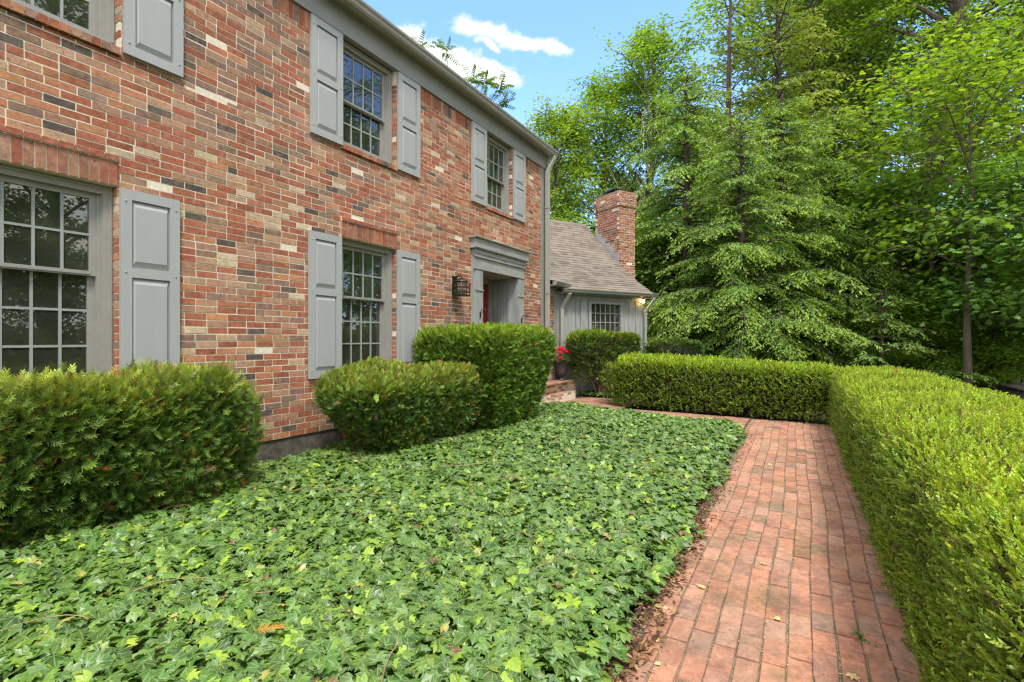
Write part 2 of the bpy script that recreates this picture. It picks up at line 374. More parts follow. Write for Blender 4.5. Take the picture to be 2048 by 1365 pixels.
def paver_col(r):
    k = r.random()
    c = np.array([(.43, .215, .15), (.44, .24, .175), (.41, .19, .135), (.41, .24, .18), (.37, .19, .145), (.45, .22, .145)][min(5, int(k * 6))])
    c = c * r.uniform(.84, 1.08) * np.array([.93, .91, .83])
    if r.random() < .06: c = c * .6 + np.array([.03, .035, .01])
    if r.random() < .05: c = c * .6 + np.array([.05, .045, .04])
    return c
def build_path():
    r = np.random.default_rng(3); V = []; c = []; n_ = 0; Q = []
    def brick(t0, t1, n0, n1):
        nonlocal n_
        tc, nc = (t0 + t1) / 2, (n0 + n1) / 2; top = gz(tc, nc) + r.normal(0, .0024); a, b = r.normal(0, .009, 2)
        e = .003; w = r.normal(0, .0022)
        bot = [(t, n, top - .045) for t, n in ((t0, n0), (t1, n0), (t1, n1), (t0, n1))]
        mid = [(t, n + w, top - e + a * (t - tc) + b * (n - nc)) for t, n in ((t0, n0), (t1, n0), (t1, n1), (t0, n1))]
        up = [(t, n + w, top + a * (t - tc) + b * (n - nc)) for t, n in ((t0 + e, n0 + e), (t1 - e, n0 + e), (t1 - e, n1 - e), (t0 + e, n1 - e))]
        V.extend([W(*p) for p in bot + mid + up]); cc = paver_col(r); c.extend([cc] * 12)
        Q.extend([(n_ + 4 * k + i, n_ + 4 * k + (i + 1) % 4, n_ + 4 * k + 4 + (i + 1) % 4, n_ + 4 * k + 4 + i) for k in (0, 1) for i in range(4)])
        Q.append((n_ + 8, n_ + 9, n_ + 10, n_ + 11)); n_ += 12
    cw = .1035; n0 = -.47
    drift = lambda t: 0.016 * math.sin(t * .9) + .008 * math.sin(2.3 * t)
    for k in range(11):
        off = r.uniform(0, .2); t = -1.5 + off
        while t < 9.75:
            l = .203 + r.normal(0, .003); a = n0 + k * cw + drift(t)
            g = .008
            brick(t, t + l - r.uniform(.002, .006), a, a + cw - g + r.normal(0, .001)); t += l
    # the cross strip to the door, laid the other way, and the landing in front of the steps
    for (ta, tb, na, nb) in ((8.35, 9.72, .69, 3.1), (8.0, 11.9, 3.1, 4.62)):
        k = 0; t = ta
        while t < tb:
            n = na + (k % 2) * .1
            while n < nb - .02:
                l = min(.203, nb - n); brick(t, t + cw - .009, n, n + l - .005); n += .203
            t += cw; k += 1
    tag(make_mesh('brick_path', V, [Q], M['paver'], col=np.array(c)), kind='structure')
    # joint bed under the bricks
    for nm, t0, t1, a, b in (('path_bed', -1.6, 9.85, -.5, .74), ('cross_path_bed', 8.3, 9.9, .742, 3.1), ('landing_bed', 8.0, 12.0, 3.102, 4.9)):
        ts = np.linspace(t0, t1, 60); VV = [W(t, n, gz(t, n) - .0095) for t in ts for n in (a, b)]
        tag(make_mesh(nm, VV, [[(2 * i, 2 * i + 2, 2 * i + 3, 2 * i + 1)[::-1] for i in range(59)]], M['joint']), kind='structure')
    ts = np.linspace(-1.6, 9.8, 80)
    for nm, n, h in (('path_edging', -.492, .035), ('bed_edging', .735, .012)):
        m = MB(); P = []
        for t in ts:
            nn = n + drift(t)
            P += [W(t, nn - .012, gz(t, n) - .05), W(t, nn - .012, gz(t, n) + h), W(t, nn + .008, gz(t, n) + h), W(t, nn + .008, gz(t, n) - .05)]
        q = [(4 * i + j, 4 * i + (j + 1) % 4, 4 * i + 4 + (j + 1) % 4, 4 * i + 4 + j) for i in range(79) for j in range(4)]
        m.add(P, q, polys=[(0, 1, 2, 3), (316, 317, 318, 319)])
        tag(m.build(nm, M['edging']), kind='structure')
build_path()

# ================================================================= THE HOUSE
HL = W(0, WALL, 0)
house = thing('brick_house', 'two-storey mixed red brick house with grey shutters, low shingled wing and chimney', 'house', HL, ROT)
PAL = [((.345, .118, .064), .36), ((.42, .185, .095), .14), ((.38, .212, .128), .20), ((.25, .155, .11), .18), ((.11, .085, .07), .03), ((.52, .41, .275), .022), ((.44, .29, .175), .075)]
PC = np.array([p[0] for p in PAL]); PW = np.array([p[1] for p in PAL]); PW /= PW.sum()
def bcol(r, a=0, z=0):
    w = PW.copy()
    s = math.sin(a * 1.1 + z * .9) + math.sin(a * .43 - z * 1.7 + 2)
    w[3] *= 1 + .45 * s; w[5] *= max(.3, 1 - .55 * s); w /= w.sum()
    c = PC[r.choice(7, p=w)] * r.uniform(.85, 1.15) * np.array([1, r.uniform(.95, 1.05), r.uniform(.94, 1.06)])
    return c
CH, BL = .0677, .203
def cut(iv, holes):
    out = [iv]
    for a, b in holes:
        nx = []
        for x0, x1 in out:
            if b <= x0 or a >= x1: nx.append((x0, x1)); continue
            if a > x0: nx.append((x0, a))
            if b < x1: nx.append((b, x1))
        out = nx
    return out
def brickwork(mb, mm, a0, a1, z0, z1, holes=(), y=0.0, depth=.09, seed=1, soldier=False):
    """Running bond (or an upright course) from a0 to a1: bricks into mb, mortar into mm; holes are (a0,a1,z0,z1)."""
    r = np.random.default_rng(seed); k = 0; z = z0
    if soldier:
        a = a0
        n = max(1, round((a1 - a0) / CH)); st = (a1 - a0) / n
        for i in range(n):
            p, q = a0 + i * st + .005, a0 + (i + 1) * st - .005
            if any(h[0] < (p + q) / 2 < h[1] and h[2] < (z0 + z1) / 2 < h[3] for h in holes): continue
            mb.box(p, q, y - .002 + r.normal(0, .001), y + depth, z0 + .005, z1 - .005, col=bcol(r, p, z0))
        for x0, x1 in cut((a0, a1), [(h[0], h[1]) for h in holes if h[2] < (z0 + z1) / 2 < h[3]]): mm.box(x0 + .004, x1 - .004, y + .007, y + depth - .01, z0, z1)
        return
    while z < z1 - .01:
        zt = min(z + CH, z1); edges = sorted({z, zt, *[v for h in holes for v in h[2:4] if z + .012 < v < zt - .012]})
        off = (k % 2) * BL / 2 + r.uniform(-.008, .008)
        for zb, ze in zip(edges[:-1], edges[1:]):
            hs = [(h[0], h[1]) for h in holes if h[2] < (zb + ze) / 2 < h[3]]
            for x0, x1 in cut((a0, a1), hs): mm.box(x0 + .004, x1 - .004, y + .0035 + r.uniform(-.001, .001), y + depth - .01, zb, ze)
            bt = zb + .0062 if zb == z else zb; be = ze - .0062 if ze == zt else ze
            x = a0 - off; rr = np.random.default_rng(seed * 1000 + k)
            while x < a1:
                cc = bcol(rr, x, z); l = BL if rr.random() > .03 else BL / 2
                c2 = cc * rr.uniform(.75, 1.25) * np.array([1, rr.uniform(.93, 1.08), rr.uniform(.93, 1.08)]) if rr.random() < .6 else cc
                for x0, x1 in cut((max(a0, x), min(a1, x + l)), hs):
                    p = x0 + (.005 if x0 == x else 0); q = x1 - (.005 if x1 == x + l else 0)
                    if q - p < .012: continue
                    mb.box(p, q, y + rr.normal(0, .0013), y + depth, bt, be, col=cc); mb.c[-1][4:] = c2
                x += l
        z = zt; k += 1

ZB, ZT = .375, 5.305
LW = [(1.05, 2.05), (4.43, 5.43)]; UW = [(1.05, 2.065), (4.43, 5.43), (7.785, 8.775)]
DOOR = (7.33, 9.19, .5, 3.02)
holes = [(a, b, .93, 3.02) for a, b in LW] + [(a, b, 3.86, 5.4) for a, b in UW] + [DOOR]
mb, mm = MB(), MB()
brickwork(mb, mm, -3, 10.05, ZB, 5.105, holes, seed=11)
brickwork(mb, mm, -3, 10.05, 5.105, ZT, holes, seed=12, soldier=True)
mb.build('brick_wall', M['brick'], house, col=True); mm.build('mortar', M['mortar'], house)
mb, mm = MB(), MB()                              # gable end beyond the corner
brickwork(mb, mm, 0.1, 8, ZB, 5.305, [], seed=15)
ev = lambda x, y, z: (10.30 - y, x, z)
mb.map(ev).build('brick_wall', M['brick'], house, col=True); mm.map(ev).build('mortar', M['mortar'], house)
MB().prism([(0.1, 5.3), (8, 5.3), (4.05, 7.6)], 10.2, 10.28).build('gable_peak', M['cedar'], house)
MB().box(-3, 10.19, 7.9, 8.0, .3, 5.4).build('board_wall', M['cedar'], house)
MB().box(-3.1, -3, .1, 7.9, .3, 5.4).build('board_wall', M['cedar'], house)
MB().box(-3, 10.3, .02, .25, -.3, ZB - .002).build('foundation', M['concrete'], house)
MB().box(-3, 10.2, .12, .16, .4, .92).box(-3, 1.0, .12, .16, .9, 5.3).box(2.1, 4.38, .12, .16, .9, 5.3).box(5.48, 7.3, .12, .16, .9, 5.3).box(9.23, 10.2, .12, .16, .4, 5.3).box(7.3, 9.23, .12, .16, 3.1, 3.85).box(1, 2.1, .12, .16, 3.03, 3.85).box(4.38, 5.48, .12, .16, 3.03, 3.85).build('sheathing', M['dark_room'], house)
# eaves
f = MB(); f.box(-3.2, 10.34, -.03, 0.06, ZT + .002, 5.62); f.box(-3.2, 10.34, -.045, -.031, 5.575, 5.615)
f.build('frieze_board', M['trim'], house)
f = MB()
for i in range(3): f.box(-3.2, 10.42, -.128 + i * .028, -.128 + i * .028 + .025, 5.612, 5.63)
f.build('soffit', M['trim'], house)
MB().prism([(-.13, 5.60), (-.205, 5.60), (-.225, 5.625), (-.232, 5.66), (-.252, 5.685), (-.256, 5.712), (-.236, 5.712), (-.222, 5.685), (-.20, 5.64), (-.15, 5.615), (-.15, 5.712), (-.13, 5.712)], -3.25, 10.46).build('gutter', M['gutter'], house)
MB().prism([(-.19, 5.70), (4.05, 8.12), (8.3, 5.70), (8.3, 5.64), (4.05, 8.04), (-.16, 5.64)], -3.3, 10.5).build('roof', M['shingle'], house, uv=lambda V: np.stack([V[:, 0], V[:, 2] * 2], 1))
def downspout(x, y, ztop, zbot, xin, yin, ang=0, sx=.05, sy=.036):
    """Elbow from the gutter at (xin,yin), then straight down."""
    m = MB(); path = [(xin, yin, ztop), (xin, yin, ztop - .06), (xin * .75 + x * .25, yin * .75 + y * .25, ztop - .14), (xin * .25 + x * .75, yin * .25 + y * .75, ztop - .3), (x, y, ztop - .4), (x, y, ztop - .46), (x, y, zbot)]
    P = np.array(path)
    sec = [(-sx, -sy), (-sx * .6, -sy * 1.15), (0, -sy), (sx * .6, -sy * 1.15), (sx, -sy), (sx, sy), (-sx, sy)]; k = len(sec)
    V = [(p[0] + a, p[1] + b, p[2]) for p in P for a, b in sec]
    q = [(i * k + j, i * k + (j + 1) % k, (i + 1) * k + (j + 1) % k, (i + 1) * k + j) for i in range(len(P) - 1) for j in range(k)]
    m.add(V, q, polys=[tuple(range(k))[::-1]])
    z = ztop - 1.2
    while z > zbot + .2: m.box(x - sx * 1.25, x + sx * 1.25, y - sy * 1.25, y + sy * 1.2, z, z + .025); z -= 1.9
    return m
downspout(10.2, -.10, 5.60, .2, 10.33, -.19).build('downspout', M['gutter'], house)
MB().box(10.052, 10.31, -.012, .1, ZB, ZT).build('corner_board', M['trim'], house)

# windows
def window(x0, x1, z0, z1, zr, ru, rl, cols, label=None, sill=.075):
    w = MB(); c = .07
    w.box(x0, x0 + c, .075, .2, z0, z1).box(x1 - c, x1, .075, .2, z0, z1).box(x0 + c, x1 - c, .075, .2, z1 - c, z1).box(x0 + c, x1 - c, .06, .2, z0, z0 + .05)
    w.box(x0 + c, x0 + c + .012, .088, .2, z0 + .05, z1 - c).box(x1 - c - .012, x1 - c, .088, .2, z0 + .05, z1 - c)
    w.box(x0 + .012, x0 + .03, .066, .0748, z0 + .052, z1 - .01).box(x1 - .03, x1 - .012, .066, .0748, z0 + .052, z1 - .01).box(x0 + .03, x1 - .03, .066, .0748, z1 - .028, z1 - .01)
    w.box(x0 + c + .012, x0 + c + .035, .105, .2, z0 + .05, z1 - c).box(x1 - c - .035, x1 - c - .012, .105, .2, z0 + .05, z1 - c)
    win = w.build('window', M['frame'], house)
    if label: win['label'] = label
    a0, a1 = x0 + c + .035, x1 - c - .035
    for nm, za, zb, ya, rows, top in (('upper_sash', zr - .02, z1 - c, .118, ru, .045), ('lower_sash', z0 + .05, zr + .022, .155, rl, .035)):
        s = MB(); st = .045; bot = .04 if nm == 'upper_sash' else .065
        s.box(a0, a0 + st, ya, ya + .034, za, zb).box(a1 - st, a1, ya, ya + .034, za, zb).box(a0 + st, a1 - st, ya - .003, ya + .034, za, za + bot).box(a0 + st, a1 - st, ya, ya + .034, zb - top, zb)
        if nm == 'upper_sash': s.box(a0 + st, a1 - st, ya - .012, ya - .0035, za + .012, za + bot - .006)
        so_ = s.build(nm, M['frame'], win)
        g0, g1, h0, h1 = a0 + st, a1 - st, za + bot, zb - top; g = MB(); mw = .0095
        for i in range(1, cols):
            x = g0 + (g1 - g0) * i / cols; g.box(x - mw, x + mw, ya + .007, ya + .027, h0, h1)
        for i in range(1, rows):
            z = h0 + (h1 - h0) * i / rows; g.box(g0, g1, ya + .0085, ya + .0255, z - mw, z + mw)
        g.build('muntin_grid', M['muntin'], win)
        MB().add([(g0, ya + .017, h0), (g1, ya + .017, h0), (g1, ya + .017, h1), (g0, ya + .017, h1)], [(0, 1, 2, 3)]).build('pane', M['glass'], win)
    # brick sill of rowlocks
    r = np.random.default_rng(int(x0 * 100 + z0 * 10)); b, mo = MB(), MB(); n = round((x1 - x0) / .0677)
    for i in range(n):
        p = x0 + (x1 - x0) * i / n
        b.prism([(-.032 + r.normal(0, .001), z0 - sill + .003), (-.034, z0 - .012), (.075, z0 + .008), (.075, z0 - sill + .003)], p + .005, p + (x1 - x0) / n - .005, col=bcol(r, p, z0))
    mo.prism([(-.02, z0 - sill + .006), (-.022, z0 - .02), (.07, z0), (.07, z0 - sill + .006)], x0 + .002, x1 - .002)
    b.build('sill', M['brick'], win, col=True); mo.build('sill_mortar', M['mortar'], win)
    # the dim room behind
    d = MB(); y1 = 2.6
    d.add([(x0 - .6, .21, z0 - .5), (x1 + .6, .21, z0 - .5), (x1 + .6, y1, z0 - .5), (x0 - .6, y1, z0 - .5), (x0 - .6, .21, z1 + .25), (x1 + .6, .21, z1 + .25), (x1 + .6, y1, z1 + .25), (x0 - .6, y1, z1 + .25)],
          [(0, 1, 2, 3), (4, 7, 6, 5), (2, 6, 7, 3), (1, 5, 6, 2), (0, 3, 7, 4)])
    d.build('room', M['dark_room'], win)
    MB().box(x0 - .06, x0 + .075, .201, .22, z0, z1).box(x1 - .075, x1 + .06, .201, .22, z0, z1).box(x0 + .075, x1 - .075, .201, .225, z1 - .07, z1 + .05).build('inner_casing', M['wood_brown'], win)
    return win
def lintel(x0, x1, win):
    r = np.random.default_rng(int(x0 * 50)); b, mo = MB(), MB()
    brickwork(b, mo, x0, x1, 2.76, 2.962, y=-.014, depth=.10, seed=int(x0 * 31), soldier=True)
    n = round((x1 - x0) / .105)
    for i in range(n):
        p = x0 + (x1 - x0) * i / n; b.box(p + .004, p + (x1 - x0) / n - .004, -.03, .09, 2.967, 3.014, col=bcol(r, p, 3) * .5 + np.array([.19, .055, .03]))
    mo.box(x0 + .002, x1 - .002, -.02, .08, 2.96, 3.018)
    for a in b.c: a[:] = a * .45 + np.array([.16, .055, .035])
    b.build('lintel', M['brick'], win, col=True); mo.build('lintel_mortar', M['mortar'], win)
lab_l = ['wide ground-floor window behind the clipped yew nearest the viewer', 'ground-floor window between the two lower yews']
for (a, b), lb in zip(LW, lab_l):
    lintel(a, b, window(a, b, 1.01, 2.758, 2.02, 2, 3, 4, lb))
for a, b in UW: window(a, b, 3.94, 5.302, 4.56, 2, 2, 4)

# shutters
def shutter(x0, x1, z0, z1, split):
    m = MB(); yb, yf = -.006, -.028; st, rl = .082, .085
    zs = z1 - (z1 - z0) * split
    m.box(x0, x1, yf + .012, yb, z0, z1)
    m.box(x0, x0 + st, yf - .012, yf + .0115, z0, z1).box(x1 - st, x1, yf - .012, yf + .0115, z0, z1)
    for za, zb in ((z0, z0 + rl), (zs - rl / 2, zs + rl / 2), (z1 - rl, z1)): m.box(x0 + st, x1 - st, yf - .0115, yf + .0115, za, zb)
    for za, zb in ((z0 + rl, zs - rl / 2), (zs + rl / 2, z1 - rl)):
        p0, p1, g, s = x0 + st + .006, x1 - st - .006, .012, .045
        a = [(p0, yf + .011, za + .006), (p1, yf + .011, za + .006), (p1, yf + .011, zb - .006), (p0, yf + .011, zb - .006)]
        b = [(p0 + .02, yf - .009, za + s + .01), (p1 - .02, yf - .009, za + s + .01), (p1 - .02, yf - .009, zb - s - .01), (p0 + .02, yf - .009, zb - s - .01)]
        m.add(a + b, [(0, 1, 5, 4), (1, 2, 6, 5), (2, 3, 7, 6), (3, 0, 4, 7), (4, 5, 6, 7)])
    for x in (x0 + .035, x1 - .035):
        for z in (z0 + .1, zs, z1 - .1): m.ball((x, yf - .013, z), .0085, 5)
    return m.build('shutter', M['shutter'], house)
for a, b in ((.575, 1.04), (2.06, 2.525), (3.945, 4.42), (5.435, 5.915)): shutter(a, b, 1.01, 2.75, .405)
for a, b in ((.575, 1.04), (2.085, 2.555), (3.965, 4.438), (5.445, 5.918), (7.31, 7.782), (8.785, 9.268)): shutter(a, b, 3.9, 5.29, .5)

# entrance
MB().box(7.32, 7.385, -.03, .1, .5, 2.95).box(7.385, 7.62, -.055, .1, .5, 2.742).box(7.375, 7.628, -.07, -.054, 2.34, 2.365).build('pilaster', M['cedar'], house)
MB().box(9.165, 9.2, -.03, .1, .5, 2.95).box(8.93, 9.165, -.055, .1, .5, 2.742).box(8.922, 9.175, -.07, -.054, 2.34, 2.365).build('pilaster', M['cedar'], house)
e = MB(); e.box(7.36, 9.19, -.05, .1, 2.745, 2.93).box(7.35, 9.2, -.075, .1, 2.932, 2.953).box(7.34, 9.21, -.062, .1, 2.955, 3.09).box(7.35, 9.2, -.068, .1, 2.72, 2.742)
e.box(7.29, 9.27, -.115, .06, 3.092, 3.245).box(7.28, 9.28, -.105, .06, 3.075, 3.0905).prism([(.05, 3.247), (-.13, 3.247), (-.155, 3.262), (-.155, 3.277), (.05, 3.30)], 7.25, 9.31)
ent = e.build('entablature', M['cedar_trim'], house)
d = MB(); n = 30
for i in range(n):
    x = 7.36 + 1.82 * i / n; d.box(x, x + .032, -.082, -.063, 3.0, 3.068)
d.build('dentils', M['cedar_trim'], ent)
rc = MB(); rc.box(8.90, 8.945, .101, .56, .5, 2.72).box(7.58, 7.62, .101, .56, .5, 2.72).box(7.58, 8.945, .101, .6, 2.70, 2.745)
for y0 in (.13, .30, .45): rc.box(8.882, 8.899, y0, y0 + .045, .5, 2.70)
rc.build('entry_recess', M['cedar'], house)
MB().box(7.62, 7.78, .54, .62, .5, 2.70).box(8.765, 8.90, .54, .62, .5, 2.70).box(7.78, 8.765, .54, .62, 2.60, 2.70).build('door_frame', M['trim'], house)
dr = MB(); dr.box(7.785, 8.76, .575, .615, .5, 2.595)
for zz in ((.62, 1.2), (1.32, 1.95), (2.05, 2.47)):
    for xx in ((7.9, 8.22), (8.33, 8.65)): dr.box(xx[0], xx[1], .562, .5745, *zz)
door = dr.build('door', M['red_door'], house)
kn = MB(); kn.tube([(7.87, .575, 1.45), (7.87, .52, 1.45)], .012, 8); kn.ball((7.87, .51, 1.45), .03, 7); kn.build('door_knob', M['black'], door)
for x in (7.52, 9.05):                           # little iron scroll hooks on the pilasters
    h = MB(); z = 1.93 if x < 8 else 1.88
    h.tube([(x, -.056, z - .06), (x, -.075, z - .03), (x, -.07, z + .04), (x, -.1, z + .085), (x, -.15, z + .09), (x, -.175, z + .06), (x, -.16, z + .035)], .007, 6)
    h.tube([(x, -.07, z + .02), (x, -.11, z + .02), (x, -.12, z + .05)], .005, 6)
    h.box(x - .012, x + .012, -.062, -.0552, z - .08, z + .03)
    h.build('iron_hook', M['black'], house)

# porch-side link and the low wing, turned 30 degrees
mb, mm = MB(), MB()
brickwork(mb, mm, 10.32, 10.745, .12, 2.28, seed=21); brickwork(mb, mm, 10.32, 10.745, 2.28, 2.48, seed=22, soldier=True)
mb.build('brick_wall', M['brick'], house, col=True); mm.build('mortar', M['mortar'], house)
MB().box(10.747, 10.9, -.02, .1, .1, 2.48).box(10.31, 10.95, -.025, .1, 2.482, 2.72).box(10.31, 11.02, -.2, -.026, 2.69, 2.715).build('link_trim', M['trim'], house)
GP = [(0, 0), (-.075, 0), (-.095, .025), (-.102, .055), (-.12, .075), (-.123, .095), (-.1, .095), (-.02, .09), (0, .095)]
MB().prism([(y - .17, z + 2.695) for y, z in GP], 10.31, 11.10).build('link_gutter', M['trim'], house)
c30, s30 = math.cos(R(30)), math.sin(R(30))
def wg(w, b, z): return (10.889 + w * c30 + b * s30, -w * s30 + b * c30, z)
WW = 2.84
m = MB(); m.box(0, .94, 0, .1, .1, 2.62).box(2.07, WW, 0, .1, .1, 2.62).box(.94, 2.07, 0, .1, 2.43, 2.62).box(.94, 2.07, 0, .1, .1, 1.15)
for w in (.12, .33, .55, 2.28, 2.52, 2.76): m.box(w, w + .045, -.019, -.0005, .1, 2.45)
m.box(-.02, 2.86, -.03, -.0195, 2.452, 2.62).box(.70, .90, -.026, -.0005, .1, 2.45)
m.map(wg).build('wing_wall', M['cedar'], house)
MB().prism([(0.1, .1), (5.3, .1), (5.3, 2.62), (2.65, 4.85), (0.1, 2.62)], WW - .1, WW).map(wg).build('wing_gable', M['cedar'], house)
w = MB(); a0, a1, z0, z1 = .95, 2.06, 1.16, 2.43
w.box(a0, a0 + .08, -.035, .08, z0, z1).box(a1 - .08, a1, -.035, .08, z0, z1).box(a0 + .08, a1 - .08, -.035, .08, z1 - .07, z1).box(a0 + .08, a1 - .08, -.05, .08, z0, z0 + .06)
win = w.map(wg).build('window', M['cedar_trim'], house); win['label'] = 'broad many-paned window of the grey board wing'
g = MB(); g0, g1, h0, h1 = a0 + .08, a1 - .08, z0 + .06, z1 - .07
for i in range(1, 6): x = g0 + (g1 - g0) * i / 6; g.box(x - .01, x + .01, .005, .03, h0, h1)
for i in range(1, 5): z = h0 + (h1 - h0) * i / 5; g.box(g0, g1, .0065, .0285, z - .01, z + .01)
g.map(wg).build('muntin_grid', M['frame'], win)
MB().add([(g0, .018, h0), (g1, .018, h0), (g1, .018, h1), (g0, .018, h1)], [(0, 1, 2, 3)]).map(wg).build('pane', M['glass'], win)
d = MB().add([(a0 - .3, .11, .6), (a1 + .3, .11, .6), (a1 + .3, 1.6, .6), (a0 - .3, 1.6, .6), (a0 - .3, .11, 2.5), (a1 + .3, .11, 2.5), (a1 + .3, 1.6, 2.5), (a0 - .3, 1.6, 2.5)], [(0, 1, 2, 3), (4, 7, 6, 5), (2, 6, 7, 3), (1, 5, 6, 2), (0, 3, 7, 4)])
d.map(wg).build('room', M['dark_room'], win)
MB().box(a1 - .2, a1 - .02, .102, .12, z0, z1).map(wg).build('inner_casing', M['wood_brown'], win)
# wing roof: overlapping courses on a gently flared slope
prof = np.array([(-.2, 2.665), (.4, 3.045), (1.126, 3.60), (2.2, 4.575), (2.674, 5.06)])
dist = np.concatenate([[0], np.cumsum(np.hypot(*np.diff(prof, axis=0).T))]); rf = MB(); UVs = []
s = 0.0; k = 0
def prf(s): return np.interp(s, dist, prof[:, 0]), np.interp(s, dist, prof[:, 1])
while s < dist[-1] - .01:
    e1 = min(s + .125, dist[-1]); (b0, za), (b1, zb) = prf(s), prf(e1)
    def left(b): return -.66 - .577 * b
    xs = np.arange(0, 40) * .21 + (k % 2) * .1
    rr = np.random.default_rng(k)
    x0 = left(b0); R_ = 3.0
    cuts = [x0] + [x for x in np.arange(x0 + rr.uniform(.05, .2), R_, .21)] + [R_]
    for p, q in zip(cuts[:-1], cuts[1:]):
        t = .011 + rr.uniform(0, .008)
        V = [(p, b0, za), (q, b0, za), (p, b0 - .004, za + t), (q, b0 - .004, za + t), (q, b1, zb + .004), (p, b1, zb + .004)]
        rf.add(V, [(0, 1, 3, 2), (2, 3, 4, 5)]); UVs += [(p + 3 + k * .37, s + .002)] * 2 + [(p + 3 + k * .37, s + .01), (q + 3 + k * .37, s + .01), (q + 3 + k * .37, e1 - .003), (p + 3 + k * .37, e1 - .003)]
    s = e1; k += 1
uvw = np.array(UVs)
rf.prism([(2.674, 5.075), (2.55, 4.95), (2.674, 5.0), (5.5, 2.7), (5.5, 2.76)], -1.9, 3.0); UVs += [(0.1, .06)] * 10
rf.map(wg).build('wing_roof', M['shingle'], house, uv=lambda V: np.array(UVs))
MB().add([(10.31, -.27, 2.79), (11.1, -.27, 2.79), (11.16, .42, 3.13), (10.31, .42, 2.92), (10.31, -.27, 2.77), (11.1, -.27, 2.77), (11.16, .42, 2.9), (10.31, .42, 2.9)],
     [(0, 1, 2, 3), (4, 5, 1, 0), (5, 6, 2, 1)]).build('link_roof', M['shingle'], house, uv=lambda V: np.stack([V[:, 0] * 1.0, V[:, 1] * 1.2 + 1], 1))
MB().prism([(y - .2, z + 2.575) for y, z in GP], .02, 3.04).map(wg).build('wing_gutter', M['trim'], house)
MB().box(-.02, 2.98, -.2, 0, 2.55, 2.572).map(wg).build('wing_soffit', M['trim'], house)
rk = MB()
for (b0, za), (b1, zb) in zip(prof[:-1], prof[1:]): rk.add([(2.985, b0, za - .13), (2.985, b0, za - .004), (2.985, b1, zb - .004), (2.985, b1, zb - .13), (2.95, b0, za - .13), (2.95, b1, zb - .13)], [(0, 1, 2, 3), (0, 3, 5, 4)])
rk.map(wg).build('rake_board', M['trim'], house)
downspout(.10, -.07, 2.6, .15, .2, -.24, sx=.042, sy=.032).map(wg).build('downspout', M['gutter'], house)
downspout(2.80, -.07, 2.58, .15, 2.93, -.25, sx=.036, sy=.028).map(wg).build('downspout', M['cedar_trim'], house)
lf = MB(); lf.lathe([(.035, 2.545), (.045, 2.53), (.03, 2.515), (.022, 2.51)], (2.66, -.13), 12); lf.map(wg)
fl = lf.build('eave_light', M['black'], house)
MB().ball((2.66, -.13, 2.475), .043, 9).map(wg).build('bulb', M['bulb'], fl, smooth=True)
# chimney
mb, mm = MB(), MB(); cb0, cb1, cw0, cw1, ctop, cor = 1.18, 2.21, 3.02, 3.64, 5.74, 5.33
for (z0, z1, o) in ((1.0, cor, 0), (cor + .002, ctop, .035)):
    for a0, a1, fn, sd in ((cw0 - o, cw1 + o, lambda x, y, z: (x, cb0 - o + y, z), 31), (cb0 - o + .0905, cb1 + o - .0905, lambda x, y, z: (cw0 - o + y, x, z), 32),
                       (cw0 - o, cw1 + o, lambda x, y, z: (x, cb1 + o - y, z), 33), (cb0 - o + .0905, cb1 + o - .0905, lambda x, y, z: (cw1 + o - y, x, z), 34)):
        p, q = MB(), MB(); brickwork(p, q, a0, a1, z0, z1, seed=sd + int(z0)); p.map(fn); q.map(fn)
        for X, Y in ((mb, p), (mm, q)):
            for V, Q_, c_ in zip(Y.V, Y.Q, Y.c):
                pass
            VV = np.concatenate(Y.V); X.add(VV, np.concatenate(Y.Q)); X.c[-1][:] = np.concatenate(Y.c)
for a_ in mb.c: a_ *= np.array([.88, .76, .74])
ch = mb.map(wg).build('chimney', M['brick'], house, col=True); mm.map(wg).build('chimney_mortar', M['mortar'], ch)
MB().box(cw0 - .02, cw1 + .02, cb0 - .02, cb1 + .02, ctop - .03, ctop + .025).map(wg).build('chimney_crown', M['concrete'], ch)
cp = MB(); cp.box(cw0 + .15, cw1 - .15, cb0 + .3, cb1 - .3, ctop + .026, ctop + .10).prism([(cb0 + .24, ctop + .165), (cb0 + .22, ctop + .15), ((cb0 + cb1) / 2, ctop + .15), (cb1 - .22, ctop + .15), (cb1 - .24, ctop + .165), ((cb0 + cb1) / 2, ctop + .21)], cw0 + .09, cw1 - .09)
for p in ((cw0 + .12, cb0 + .27), (cw1 - .12, cb0 + .27), (cw0 + .12, cb1 - .27), (cw1 - .12, cb1 - .27)): cp.tube([(*p, ctop), (*p, ctop + .16)], .01, 5)
cp.map(wg).build('chimney_cap', M['dark_metal'], ch)
fs = MB()
b = cb0 + .0
while b < cb1 + .02:
    z = np.interp(b, prof[:, 0], prof[:, 1]); zt_ = np.interp(b + .17, prof[:, 0], prof[:, 1]) + .17
    fs.box(cw0 - .006 - .002 * (int(b * 10) % 2), cw0 - .001, b, min(b + .2, cb1), z - .06, zt_); b += .19
fs.map(wg).build('flashing', M['zinc'], ch)

